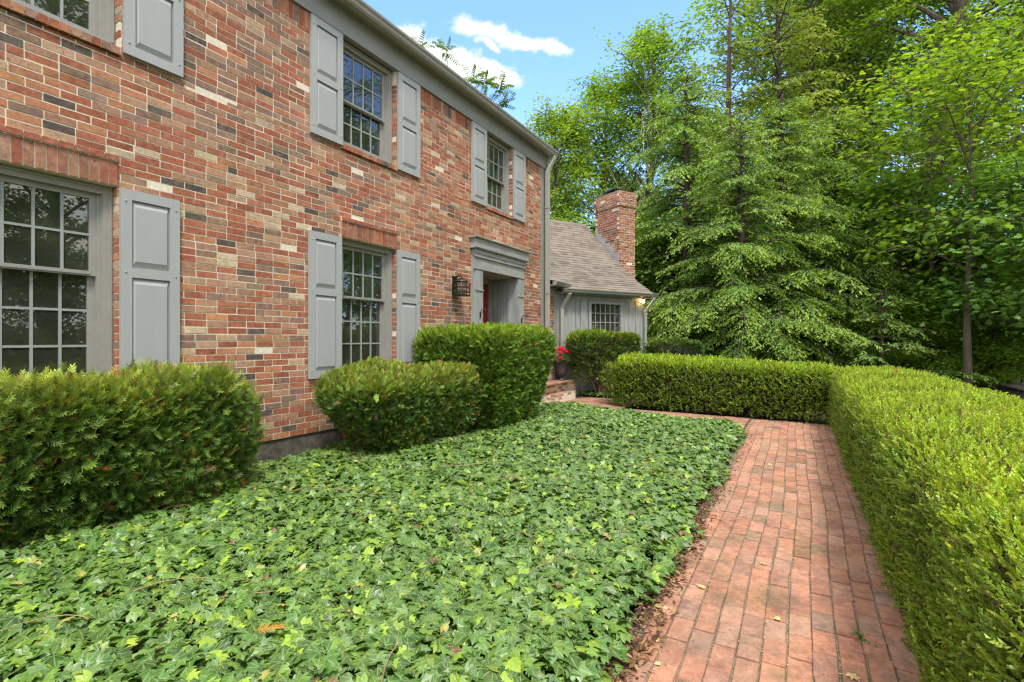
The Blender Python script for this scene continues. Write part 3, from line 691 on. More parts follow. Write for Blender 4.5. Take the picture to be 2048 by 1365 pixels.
# wall lantern beside the door
lan = thing('wall_lantern', 'black iron carriage lantern with seeded glass on the brick left of the front door', 'lantern', W(6.82, WALL), ROT)
l = MB(); yc, z0, hw = -.15, 2.20, .098
l.box(-.055, .055, -.022, 0, 2.22, 2.53).build('back_plate', M['black'], lan)
l = MB(); l.tube([(0, -.02, 2.50), (0, -.07, 2.525), (0, yc, 2.52), (0, yc, 2.46)], .012, 8); l.build('arm', M['black'], lan)
l = MB(); l.lathe([(.012, 2.49), (.03, 2.485), (.06, 2.475), (.098, 2.452), (.118, 2.43), (.122, 2.42), (.11, 2.418)], (0, yc), 20); l.build('lantern_roof', M['black'], lan, smooth=True)
l = MB(); b = .0058
for sx in (-1, 1):
    for sy in (-1, 1): l.box(sx * hw - b, sx * hw + b, yc + sy * hw - b, yc + sy * hw + b, z0, 2.42)
for z in (z0, z0 + .05, 2.335):
    for s in (-1, 1):
        l.box(-hw - b, hw + b, yc + s * hw - b * .8, yc + s * hw + b * .8, z, z + .012); l.box(s * hw - b * .8, s * hw + b * .8, yc - hw, yc + hw, z + .0005, z + .0115)
for s in (-1, 1):
    l.box(-.005, .005, yc + s * hw - .005, yc + s * hw + .005, z0, 2.42); l.box(s * hw - .005, s * hw + .005, yc - .005, yc + .005, z0, 2.42)
l.box(-hw, hw, yc - hw, yc + hw, z0 - .006, z0 - .0005); l.build('cage', M['black'], lan)
MB().box(-hw + .012, hw - .012, yc - hw + .012, yc + hw - .012, z0 + .012, 2.41).build('glass', M['clear'], lan)
MB().tube([(0, yc, z0), (0, yc, z0 + .11)], .014, 8).build('candle', M['frame'], lan)

# front steps
st = thing('front_steps', 'low red brick front steps between the tall yew and the grey wing', 'steps', W(0, 0), ROT)
def stepbox(nm, poly, z0, z1, seed):
    """A solid of brick: vertical faces in running bond, top in pavers."""
    b, mo = MB(), MB(); r = np.random.default_rng(seed); n = len(poly)
    for i in range(n):
        p, q = np.array(poly[i]), np.array(poly[(i + 1) % n]); L_ = np.linalg.norm(q - p); d_ = (q - p) / L_; inn = np.array([-d_[1], d_[0]])
        x, y = MB(), MB(); brickwork(x, y, 0.0, L_, z0, z1 - .004, depth=.06, seed=seed + i)
        fn = lambda a, yy, z: (*(p + d_ * a + inn * yy), z)
        for X, Y in ((b, x), (mo, y)):
            Y.map(fn); X.add(np.concatenate(Y.V), np.concatenate(Y.Q)); X.c[-1][:] = np.concatenate(Y.c) * (1 if X is mo else .75) + (0 if X is mo else .12)
    mo.prism([tuple(p) for p in poly], z0, z1 - .012, 'z')
    a = np.array(poly); x0, y0 = a.min(0); x1, y1 = a.max(0); x = x0
    while x < x1 - .02:
        y = y0
        while y < y1 - .02:
            if (x + .05 < poly[1][0] + .02) or len(poly) == 4: b.box(x + .004, min(x + .1, x1), y + .004, min(y + .2, y1), z1 - .03, z1, col=paver_col(r) * 1.05)
            y += .203
        x += .1035
    o = b.build(nm, M['paver'], st, col=True); mo.build('step_mortar', M['mortar'], o)
stepbox('step', [(9.78, 4.50), (10.86, 4.50), (10.86, 4.84), (9.78, 4.84)], .10, .30, 41)
stepbox('step', [(7.35, 4.72), (10.88, 4.72), (11.12, 4.60), (11.3, 4.97), (7.35, 4.97)], .08, .53, 51)
# urn and geranium
ur = thing('urn_planter', 'dark footed iron urn on the brick step beside the grey wing', 'urn', (*W(10.72, 4.80)[:2], .53), ROT)
u = MB(); u.lathe([(.085, 0), (.085, .02), (.06, .035), (.04, .06), (.036, .075), (.05, .09), (.085, .11), (.115, .16), (.135, .23), (.14, .30), (.14, .36), (.155, .385), (.16, .40), (.148, .40), (.135, .375)], sides=26); u.build('bowl', M['urn'], ur, smooth=True)
u = MB(); u.box(-.095, .095, -.095, .095, -.003, .018); u.build('plinth', M['urn'], ur)
# ================================================================= PLANTS: shared machinery
def norm(a): return a / (np.linalg.norm(a, axis=-1, keepdims=True) + 1e-9)
def frames(Y, Z):
    Y = norm(Y); X = norm(np.cross(Y, Z)); Z = np.cross(X, Y); return np.stack([X, Y, Z], 1)     # rows
def cloud(name, P, Y, Z, size, tmpl, col, mat, parent=None, uvt=None, jit=0.0, r=None):
    TV, TF = tmpl; TV = np.asarray(TV, float); k = len(TV); n = len(P)
    F = frames(np.asarray(Y, float), np.asarray(Z, float)); size = np.asarray(size, float)
    sz = size[:, None, None] if size.ndim == 1 else size[:, None, :]
    V = np.einsum('nkc,ncd->nkd', TV[None] * sz, F) + np.asarray(P)[:, None]
    if jit: V += (r or rng).normal(0, jit, V.shape) * (size[:, None, None] if size.ndim == 1 else 1)
    fs = []
    for f in TF:
        f = np.asarray(f); fs.append((f[None] + (np.arange(n) * k)[:, None, None]).reshape(-1, f.shape[1]))
    uv = np.tile(np.asarray(uvt), (n, 1)) if uvt is not None else None
    return make_mesh(name, V.reshape(-1, 3), fs, mat, parent, np.repeat(np.clip(col, .003, 1), k, 0), uv)
DIAMOND = ([(0, 0, 0), (.3, .42, .07), (0, 1, -.04), (-.3, .42, .07)], [[(0, 1, 2), (0, 2, 3)]])
OVAL = ([(0, 0, 0), (.26, .3, .06), (.25, .7, .06), (0, 1, -.02), (-.25, .7, .06), (-.26, .3, .06)], [[(0, 1, 2, 3), (0, 3, 4, 5)]])
STAR = ([(0, .35, .05), (0, 0, 0), (.28, .08, -.04), (.55, .22, -.05), (.34, .42, 0), (.5, .7, -.05), (.2, .66, .01), (0, 1.05, -.06), (-.2, .66, .01), (-.5, .7, -.05), (-.34, .42, 0), (-.55, .22, -.05), (-.28, .08, -.04)],
        [[(0, i, i + 1) for i in range(1, 12)] + [(0, 12, 1)]])
IVY_V = [(0, .34, .07), (0, .04, .02), (.17, -.07, .0), (.40, .02, -.05), (.53, .17, -.09), (.33, .30, .0), (.50, .57, -.09), (.24, .60, .0), (0, 1.0, -.09),
         (-.24, .60, .0), (-.50, .57, -.09), (-.33, .30, .0), (-.53, .17, -.09), (-.40, .02, -.05), (-.17, -.07, .0)]
IVY = (IVY_V, [[(0, i, i + 1) for i in range(1, 14)] + [(0, 14, 1)]])
def sprig_tmpl(n, leaf, L=1.0, ang=55, flat=True, seed=0, tri=True, w=.05, ln=.42):
    """A twig of n leaves or needles along +Y, unit length."""
    r = np.random.default_rng(seed); V, F3, F4 = [], [], []
    V += [(-.008, 0, 0), (.008, 0, 0), (0, L, .0)]; F3.append((0, 1, 2))
    for i in range(n):
        s = .12 + .88 * i / (n - 1); side = 1 if i % 2 else -1; a = R(ang * (1 - .45 * s) + r.uniform(-10, 10))
        roll = r.uniform(-.5, .5) if flat else r.uniform(0, 6.28)
        d = np.array([math.sin(a) * side, math.cos(a), 0]); l = ln * (1.05 - .4 * s) * r.uniform(.85, 1.15)
        if not flat: d = np.array([math.sin(a) * math.cos(roll), math.cos(a), math.sin(a) * math.sin(roll)])
        else: d[2] = .35 * math.sin(roll) + .12
        d /= np.linalg.norm(d); p = np.array([0, s * L, 0]); sd = np.cross(d, [0, 0, 1.0]); sd /= np.linalg.norm(sd) + 1e-6
        b = len(V)
        if leaf == 'needle': V += [tuple(p - sd * w / 2), tuple(p + sd * w / 2), tuple(p + d * l * .8 + sd * w * .4), tuple(p + d * l), tuple(p + d * l * .8 - sd * w * .4)]; F3.append((b + 2, b + 3, b + 4)); F4.append((b, b + 1, b + 2, b + 4))
        else:
            up = np.cross(sd, d) * .08
            V += [tuple(p), tuple(p + d * l * .45 + sd * w + up), tuple(p + d * l), tuple(p + d * l * .45 - sd * w + up)]; F3 += [(b, b + 1, b + 2), (b, b + 2, b + 3)]
    return V, ([F3, F4] if F4 else [F3])
def superbox(n, half, p, r, w=None, px=None):
    """Points and normals on a rounded box (super-ellipsoid of exponent p), bottom left out."""
    h = np.asarray(half, float); A = np.array([h[1] * h[2], h[1] * h[2], h[0] * h[2], h[0] * h[2], h[0] * h[1]])
    if w is not None: A = A * np.asarray(w)
    f = r.choice(5, n, p=A / A.sum()); q = r.uniform(-1, 1, (n, 3))
    for i, (ax, s) in enumerate(((0, -1), (0, 1), (1, -1), (1, 1), (2, 1))): q[f == i, ax] = s
    pe = np.array([px or p, p, p]); qq = q.copy(); qq[:, 2] = np.maximum(0, qq[:, 2]); k = (np.abs(qq) ** pe).sum(1)
    dv = (k ** (1 / p))[:, None]; qn = q / dv; low = q[:, 2] < 0; qn[low, 2] = q[low, 2]; qq = qq / dv
    N = norm(np.sign(qq) * np.abs(qq) ** (pe - 1) / h)
    return qn * h, N, f
def lump(P, seed, freq, amp):
    r = np.random.default_rng(seed); o = np.zeros(len(P))
    for i in range(5):
        k = r.normal(0, 1, 3); k /= np.linalg.norm(k); fr = freq * r.uniform(.6, 2.2); o += np.sin(P @ k * fr + r.uniform(0, 6.28)) * r.uniform(.5, 1) / (1 + i * .3)
    return o * amp / 2.2
def core_mesh(name, half, p, mat, parent, off, seed, shape=None, sc=.8, px=None):
    u = np.linspace(-1, 1, 17); faces = []; V = []
    for ax, s in ((0, -1), (0, 1), (1, -1), (1, 1), (2, 1), (2, -1)):
        g = np.stack(np.meshgrid(u, u), -1).reshape(-1, 2); q = np.insert(g, ax, s, 1); b = len(V) * 289
        V.append(q); i = np.arange(16); I, J = np.meshgrid(i, i); a = (b + I * 17 + J).ravel(); faces.append(np.stack([a, a + 1, a + 18, a + 17], 1))
    q = np.concatenate(V); pe = np.array([px or p, p, p]); q = q / (((np.abs(q) ** pe).sum(1)) ** (1 / p))[:, None] * np.asarray(half) * sc
    q *= (1 + lump(q, seed, 5, .10))[:, None]; q = q + np.asarray(off)
    if shape is not None: q = shape(q)
    return make_mesh(name, q, [np.concatenate(faces)], mat, parent)
def mixc(a, b, t): return np.asarray(a) * (1 - t) + np.asarray(b) * t

# ---------------------------------------------------------------- clipped bushes
YEW_NEAR = sprig_tmpl(16, 'needle', 1.0, 62, True, 1, w=.05, ln=.46)
YEW_FAR = sprig_tmpl(10, 'needle', 1.0, 60, True, 2, w=.10, ln=.46)
BOX_S = sprig_tmpl(9, 'leaf', 1.0, 52, False, 3, w=.085, ln=.34)
BOX_F = sprig_tmpl(6, 'leaf', 1.0, 50, False, 4, w=.14, ln=.46)
def bush(name, label, cat, center, half, rot, tmpl, n, size, mat, young, old, deep, p=4.5, px=None, undercut=(.3, 1.6), lumps=(4.5, .07), w=None, orange=.012, upb=.5, bare=0.0, zfun=None, stems=14, seed=5, group=None, coresc=.8, thin=None, tw=60, topyoung=1.0, rough=.03):
    r = np.random.default_rng(seed)
    th = thing(name, label, cat, center, rot, group); h = np.asarray(half, float)
    def shape(q):
        q = q.copy(); zr = np.clip((q[:, 2]) / (2 * h[2]), 0, 1); k = 1 - undercut[0] * (1 - zr) ** undercut[1]
        q[:, 0] *= 1 if px and px > 8 else k; q[:, 1] *= k
        if zfun is not None: q[:, 2] *= zfun(q[:, 0])
        return q
    P, N, f = superbox(n, h, p, r, w, px)
    lm = lump(P, seed + 1, lumps[0], lumps[1]) + lump(P, seed + 7, 17, rough) + (r.random(n) < .07) * r.uniform(0, rough * 1.6, n)
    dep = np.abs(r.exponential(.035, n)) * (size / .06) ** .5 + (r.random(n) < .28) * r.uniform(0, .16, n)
    Q = P + N * (lm - dep)[:, None]; Q[:, 2] += h[2]; Q = shape(Q)
    keep = Q[:, 2] > .02
    if thin is not None: keep &= r.random(n) < thin(Q, N)
    if bare: keep &= (r.random(n) > bare * (np.clip(1 - Q[:, 2] / (1.55 * h[2]), 0, 1)) * 1.6)
    up = np.array([0, 0, 1.0]); D = norm(N * .75 + up * upb + r.normal(0, .48, (n, 3)))
    Z = norm(N * .5 + up * .6 + r.normal(0, .45, (n, 3)))
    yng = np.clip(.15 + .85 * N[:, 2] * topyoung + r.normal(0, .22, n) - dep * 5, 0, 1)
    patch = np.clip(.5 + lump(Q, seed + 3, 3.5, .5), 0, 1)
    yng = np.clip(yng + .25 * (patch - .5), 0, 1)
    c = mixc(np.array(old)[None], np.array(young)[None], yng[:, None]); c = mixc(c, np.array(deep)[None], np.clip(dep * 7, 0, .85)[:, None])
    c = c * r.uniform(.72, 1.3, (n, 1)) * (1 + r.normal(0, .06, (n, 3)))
    o = r.random(n) < orange * (.3 + 1.4 * patch); c[o] = np.array([.42, .15, .03]) * r.uniform(.7, 1.2, (o.sum(), 1))
    br = r.random(n) < .02; c[br] = np.array([.16, .10, .05])
    sz = size * r.uniform(.65, 1.25, n)
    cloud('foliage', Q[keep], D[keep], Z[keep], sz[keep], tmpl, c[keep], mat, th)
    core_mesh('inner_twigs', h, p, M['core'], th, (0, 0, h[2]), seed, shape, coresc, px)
    m = MB()
    for i in range(stems):
        x0 = r.uniform(-.6, .6) * h[0] if (px and px > 8) else r.normal(0, .18) * h[0]
        a = np.array([x0, r.normal(0, .1) * h[1], -.05]); e = np.array([np.clip(x0 + r.normal(0, .5), -.9 * h[0], .9 * h[0]) if px else r.uniform(-.85, .85) * h[0], r.uniform(-.85, .85) * h[1], r.uniform(.7, 1.7) * h[2]])
        mid = (a + e) / 2 + np.array([0, 0, -.1 * h[2]]) + r.normal(0, .05, 3); t_ = np.linspace(0, 1, 7)[:, None]
        pts = (1 - t_) ** 2 * a + 2 * t_ * (1 - t_) * mid + t_ ** 2 * e; m.tube(shape(pts), np.linspace(.018, .005, 7), 5)
    idx = r.integers(0, n, tw)                       # bare twig ends near the surface
    for i in idx:
        if not keep[i]: continue
        q = Q[i]; d = D[i]; m.tube([q - d * .16 - N[i] * .06, q - d * .05, q + d * .02], [.004, .003, .0015], 4)
    m.build('stems', M['twig'], th)
    return th
def site(t, n): x, y, _ = W(t, n); return (x, y, gz(t, n))
YO, OL, DP = (.24, .33, .03), (.085, .175, .035), (.025, .05, .016)
near_first = lambda Q, N: np.where(Q[:, 0] < -.1, .35, 1.0)
bush('yew_bush', 'broad clipped yew bush under the wide ground-floor window, nearest the viewer', 'yew', site(1.15, 4.5), (1.66, .42, .565), ROT, YEW_NEAR, 24000, .078, M['yew'], (.38, .45, .055), (.12, .23, .045), DP,
     p=4.5, px=9, undercut=(.42, 1.8), lumps=(5, .06), orange=.03, rough=.042, seed=21, w=(.4, 1, 2.2, .1, 1), thin=near_first, coresc=.78)
bush('yew_bush', 'low rounded yew bush with orange dead tips between the two tallest grey shutters', 'yew', site(4.92, 4.26), (1.4, .66, .51), ROT, YEW_FAR, 24000, .072, M['yew'], (.27, .34, .04), (.10, .19, .035), DP,
     p=4, undercut=(.6, 1.2), lumps=(4, .11), orange=.032, seed=23, w=(1.2, .6, 1.4, .2, 1.1), coresc=.72)
bush('yew_bush', 'taller square-clipped bright green yew in front of the entrance', 'yew', site(6.58, 4.2), (.98, .77, .762), ROT, YEW_FAR, 28000, .072, M['yew'], (.26, .38, .025), (.11, .21, .025), DP,
     p=8, undercut=(.42, 1.8), lumps=(4.5, .05), orange=.004, seed=25, w=(1, .5, 1, .2, 1), coresc=.78)
def wworld(w, b, z=0):
    x, y, _ = wg(w, b, 0); return site(x, y + WALL)
bush('yew_bush', 'leggy dark yew with bare brown stems below the wing window', 'yew', wworld(1.04, -.52), (1.0, .29, .76), ROT - R(30), YEW_FAR, 13000, .075, M['yew'], (.26, .38, .025), (.08, .14, .02), DP,
     p=6, px=7, undercut=(.25, 1.5), lumps=(5, .06), orange=.012, seed=27, bare=.8, stems=60, coresc=.42, topyoung=1.2, tw=260)
x, y = (1347 - 1024) / 1010 * 12.8, 12.8
bush('clipped_shrub', 'small far clipped hedge beside the end of the wing under the hemlocks', 'hedge', (x, y, gzw(x, y)), (.72, .28, .655), 0, YEW_FAR, 3500, .09, M['yew'], (.15, .23, .02), (.045, .10, .016), DP, p=6, px=10, undercut=(.1, 1.5), seed=29, orange=0)

BY, BO, BD = (.44, .57, .05), (.17, .265, .035), (.05, .07, .018)
def hed(th, *a, **k): return bush(*a, **k)
# the hedge along the path (its local x runs away from the viewer)
def thin_r(Q, N): 
    t = Q[:, 0] + 4.75
    return np.clip(np.where(t < 2.9, 1.0, np.where(t < 5.5, .68, .52)), 0, 1) * np.where(t < .2, .3, 1)
bush('boxwood_hedge', 'long flat-topped yellow-green hedge along the right edge of the brick path', 'hedge', site(4.75, -1.09), (5.85, .635, .458), ROT, BOX_S, 72000, .058, M['box'], BY, BO, BD,
     p=5, px=40, undercut=(.0, 2), lumps=(5, .035), w=(.1, 1.2, .05, 1.3, 1.15), orange=.004, upb=.85, rough=.02, thin=thin_r, stems=90, seed=31, coresc=.86, tw=900, zfun=lambda x: 1.0 + .004 * x)
bush('boxwood_hedge', 'shorter yellow-green hedge closing the far end of the brick path', 'hedge', site(10.30, 1.36), (2.32, .47, .465), ROT + R(90 - 6.5), BOX_F, 14500, .075, M['box'], (.42, .56, .04), (.165, .27, .03), (.045, .06, .014),
     p=4, px=9, undercut=(.04, 2), lumps=(5, .03), w=(1.2, .3, .2, 1.3, 1.1), orange=.006, upb=.7, rough=.025, stems=160, seed=33, coresc=.78, tw=900, bare=.12, zfun=lambda x: 1.02 + .035 * x)

# ---------------------------------------------------------------- ivy bed
def ivy_far(n): return np.interp(n, [.7, .9, 2.1, 2.6, 3.2, 3.8, 4.4, 4.7], [8.35, 8.55, 8.55, 8.85, 9.2, 9.1, 8.25, 7.7])
def ivy_bed(name, label, tn, r, parent=None, hfun=None, size=(.046, .09)):
    t, n = tn[:, 0], tn[:, 1]; m = len(t)
    P = np.stack([t * S_ - n * C_, t * C_ + n * S_, hfun(t, n)], 1)
    lay = r.random(m); low = lay < .4; P[:, 2] -= np.where(low, r.uniform(.03, .09, m), r.uniform(0, .025, m))
    tilt = r.normal(0, .55, (m, 2)); Z = norm(np.stack([tilt[:, 0] + .04, tilt[:, 1] - .14, np.ones(m)], 1))
    az = r.uniform(0, 6.28, m); Y = np.stack([np.cos(az) + .35, np.sin(az) - .5, np.full(m, -.12)], 1)
    s = r.uniform(*size, m) * np.where(r.random(m) < .25, .62, 1)
    young = r.random(m) < .13
    c = np.where(young[:, None], np.array([[.27, .40, .03]]), np.array([[.062, .148, .025]]))
    pat = np.clip(.5 + lump(P, 91, 2.2, .45), 0, 1); c = c * (1 + .35 * (pat - .5))[:, None]
    c = mixc(c, np.array([[.16, .265, .03]]), (r.random(m) ** 1.6)[:, None] * .75); c *= r.uniform(.55, 1.38, (m, 1))
    gr = r.random(m) < .12; c[gr] = c[gr] * .5 + np.array([.085, .14, .06])
    yl = r.random(m) < .006; c[yl] = np.array([.40, .36, .10]); bn = r.random(m) < .006; c[bn] = np.array([.20, .10, .045])
    o = cloud(name, P, Y, Z, np.stack([s * 1.12, s, s], 1), IVY, c, M['ivy'], parent, [(v[0], v[1]) for v in IVY_V])
    return tag(o, label, 'ivy', kind='stuff')
def build_ivy():
    r = np.random.default_rng(55); m = 76000
    t = r.uniform(-.6, 9.1, m); n = r.uniform(.64, 4.98, m)
    dd = np.hypot(t, n); keep = (t < ivy_far(n) + r.normal(0, .06, m)) & (n > .745 + .05 * np.sin(t * 3.1) + .03 * np.sin(t * 7.7) - .03 * (t < 3) + r.normal(0, .035, m))
    keep &= ~((n < t * -.0 + .0)); keep &= ((t * C_ + n * S_) > .9)
    keep &= r.random(m) < np.where(dd < 5, 1.0, .8)
    t, n = t[keep], n[keep]
    def hf(t, n):
        e = np.clip(np.minimum(n - .62, (ivy_far(n) - t)) / .34, 0, 1); e = e * e * (3 - 2 * e)
        q = np.stack([t, n, 0 * t], 1); b = np.clip((5.0 - n) / .5, .8, 1)
        g = np.array([.01]) * (t * C_ + n * S_)
        return g + .025 + e * b * (.125 + .05 * np.clip((t - 5) / 3, 0, 1) + lump(q, 12, 1.6, .045) + lump(q, 13, 6, .028))
    ivy_bed('ivy', 'dense bed of glossy green ivy between the house and the path', np.stack([t, n], 1), r, hfun=hf)
    m = 2600; t = r.uniform(11.2, 12.6, m); n = r.uniform(2.9, 4.6, m)
    ivy_bed('ivy_patch', 'small patch of blue-green ivy under the leggy yew', np.stack([t, n], 1), r, hfun=lambda t, n: .01 * (t * C_ + n * S_) + .10 + 0 * t)
    return hf
IVY_H = build_ivy()
def runners():
    r = np.random.default_rng(58); m = MB()
    for i in range(70):
        t0, n0 = r.uniform(.8, 7.5), r.uniform(.8, 4.2); a = r.uniform(0, 6.28); L_ = r.uniform(.12, .45); s = np.linspace(0, 1, 6)
        t = t0 + np.cos(a + s * r.normal(0, .7)) * L_ * s; n = n0 + np.sin(a + s * r.normal(0, .7)) * L_ * s
        z = IVY_H(t, n) + .012 + .01 * np.sin(s * 3.1)
        m.tube(np.stack([t * S_ - n * C_, t * C_ + n * S_, z], 1), np.linspace(.0026, .0014, 6), 4)
    o = m.build('ivy_runners', M['twig_pale'], bpy.data.objects['ivy'])
runners()
# litter along the edge of the bed
def litter():
    r = np.random.default_rng(61); m = 6500; t = r.uniform(.6, 8.2, m); n = .69 + r.normal(0, .05, m)
    k = (r.random(m) < np.clip(1.25 - t / 6, .15, 1)); t, n = t[k], n[k]; m = len(t)
    P = np.stack([t * S_ - n * C_, t * C_ + n * S_, .01 * (t * C_ + n * S_) + r.uniform(.002, .03, m)], 1); az = r.uniform(0, 6.28, m)
    c = np.array([[.22, .13, .06], [.13, .07, .035], [.36, .25, .11], [.09, .05, .025]])[r.integers(0, 4, m)] * r.uniform(.7, 1.2, (m, 1))
    s = r.uniform(.012, .05, m); w = np.stack([s * r.uniform(.15, 1, m), s, s], 1)
    tag(cloud('leaf_litter', P, np.stack([np.cos(az), np.sin(az), r.normal(0, .2, m)], 1), np.stack([r.normal(0, .4, m), r.normal(0, .4, m), np.ones(m)], 1), w, OVAL, c, M['dead']), kind='stuff')
    m = 1500; t = r.uniform(1.3, 9, m); k = r.integers(0, 12, m); n = -.477 + k * .1035 + 0.016 * np.sin(t * .9) + .008 * np.sin(2.3 * t) + r.normal(0, .004, m)
    P = np.stack([t * S_ - n * C_, t * C_ + n * S_, .01 * (t * C_ + n * S_) - .004], 1); az = r.uniform(0, 6.28, m)
    c = np.array([[.5, .42, .28], [.3, .2, .1], [.6, .5, .32], [.12, .08, .05]])[r.integers(0, 4, m)]
    tag(cloud('joint_debris', P, np.stack([np.cos(az), np.sin(az), 0 * az], 1), np.tile([0, 0, 1.], (m, 1)), r.uniform(.005, .016, m), OVAL, c, M['dead']), kind='stuff')
litter()
# single fallen leaves on the path
r_ = np.random.default_rng(71)
V, F = STAR; Vd = np.array(V) * [1, 1, 1]; Vd[:, 2] += .1 * np.sin(Vd[:, 0] * 5) + .12 * Vd[:, 1] ** 2
spots = [(1.92, .60), (2.0, .64), (2.08, .53), (2.28, .55), (2.45, .60), (1.98, .40), (2.2, .08), (2.75, .63), (3.1, .5), (2.95, .10), (3.6, .2), (4.3, .55), (2.6, -.2), (5.2, -.1), (6.4, .3)]
lf0 = None
for i, (t, n) in enumerate(spots):
    if lf0 is None:
        lf0 = make_mesh('fallen_leaf', Vd * .062 * [.8, 1, .6] - [0, .03, 0], [np.array(F[0])], M['dead'], None, np.tile([.62, .47, .22], (len(Vd), 1)))
        tag(lf0, 'curled tan dead leaf lying on the brick path', 'dead leaf', 'fallen leaves on the brick path')
    o = lf0 if i == 0 else lf0.copy()
    if i: COL.objects.link(o)
    o.location = (*W(t, n)[:2], gz(t, n) + .006); o.rotation_euler = (r_.normal(0, .15), r_.normal(0, .15), r_.uniform(0, 6.28)); k = r_.uniform(.5, 1.0); o.scale = (k, k, k)
# orange dead yew spray on the ivy
sp = sprig_tmpl(26, 'needle', 1.0, 50, True, 9, w=.025, ln=.3)
x, y = (535 - 1024) / 1010 * 2.22, 2.22
tt, nn = x * S_ + y * C_, -x * C_ + y * S_
o = cloud('dead_sprig', np.array([[x - .06, y, float(IVY_H(np.array([tt]), np.array([nn]))[0]) + .035]]), np.array([[1, .12, .05]]), np.array([[0, -.45, 1.]]), np.array([.12]), sp, np.array([[.55, .22, .04]]), M['dead'])
tag(o, 'dry orange yew sprig lying on the ivy', 'dead sprig')
# weeds in the path joints
for i, (t, n, lb) in enumerate(((2.52, -.36, 'small green weed in the brick joint beside the hedge'), (2.95, -.255, 'tiny weed in a brick joint further up the path'))):
    r = np.random.default_rng(80 + i); m = 26; az = r.uniform(0, 6.28, m); P = np.tile([*W(t, n)[:2], gz(t, n)], (m, 1)) + np.stack([r.normal(0, .018, m), r.normal(0, .03, m), r.uniform(0, .02, m)], 1)
    o = cloud('weed', P, np.stack([np.cos(az), np.sin(az), r.uniform(.1, .8, m)], 1), np.stack([r.normal(0, .3, m), r.normal(0, .3, m), np.ones(m)], 1), r.uniform(.012, .026, m), OVAL, np.tile([.09, .2, .03], (m, 1)) * r.uniform(.7, 1.3, (m, 1)), M['box'])
    tag(o, lb, 'weed')
# geranium in the urn
def geranium():
    r = np.random.default_rng(90); b = (*W(10.72, 4.80)[:2],   .53 + .45); th = thing('geranium', 'red geranium in full bloom growing in the iron urn', 'geranium', b, 0)
    m = 210; az = r.uniform(0, 6.28, m); rad = .21 * np.sqrt(r.random(m)); P = np.stack([np.cos(az) * rad + .03, np.sin(az) * rad - .02, .02 + r.uniform(0, .17, m) * (1 - rad / .3)], 1)
    c = np.array([[.10, .20, .04]]) * r.uniform(.6, 1.7, (m, 1)); cloud('leaves', P, np.stack([np.cos(az), np.sin(az), r.normal(0, .3, m)], 1), np.stack([r.normal(0, .4, m), r.normal(0, .4, m), np.ones(m)], 1), np.tile([.075, .055, .05], (m, 1)), STAR, c, M['box'], th)
    s = MB()
    for (x, y, z, q) in ((-.10, -.05, .25, .055), (-.02, -.1, .27, .05), (.05, -.03, .25, .055), (.12, -.08, .21, .045), (.19, -.06, .19, .045), (-.05, -.12, .19, .045), (.02, .06, .28, .05), (-.02, -.2, .07, .04), (-.06, -.2, .04, .035), (-.17, -.12, .13, .025)):
        m = 75; d = norm(r.normal(0, 1, (m, 3)) + [0, -.2, .5]); P = np.array([x, y, z]) + d * q * r.uniform(.6, 1, (m, 1))
        cloud('flower', P, np.cross(d, r.normal(0, 1, (m, 3))), d, np.full(m, .036), OVAL, np.array([[.75, .012, .035]]) * r.uniform(.65, 1.3, (m, 1)), M['flower'], th)
        s.tube([(x * .3, y * .3, 0), (x * .8, y * .8, z * .6), (x, y, z)], .004, 5)
    s.build('stalks', plain('geranium_stem', (.10, .18, .05), .6), th)
geranium()
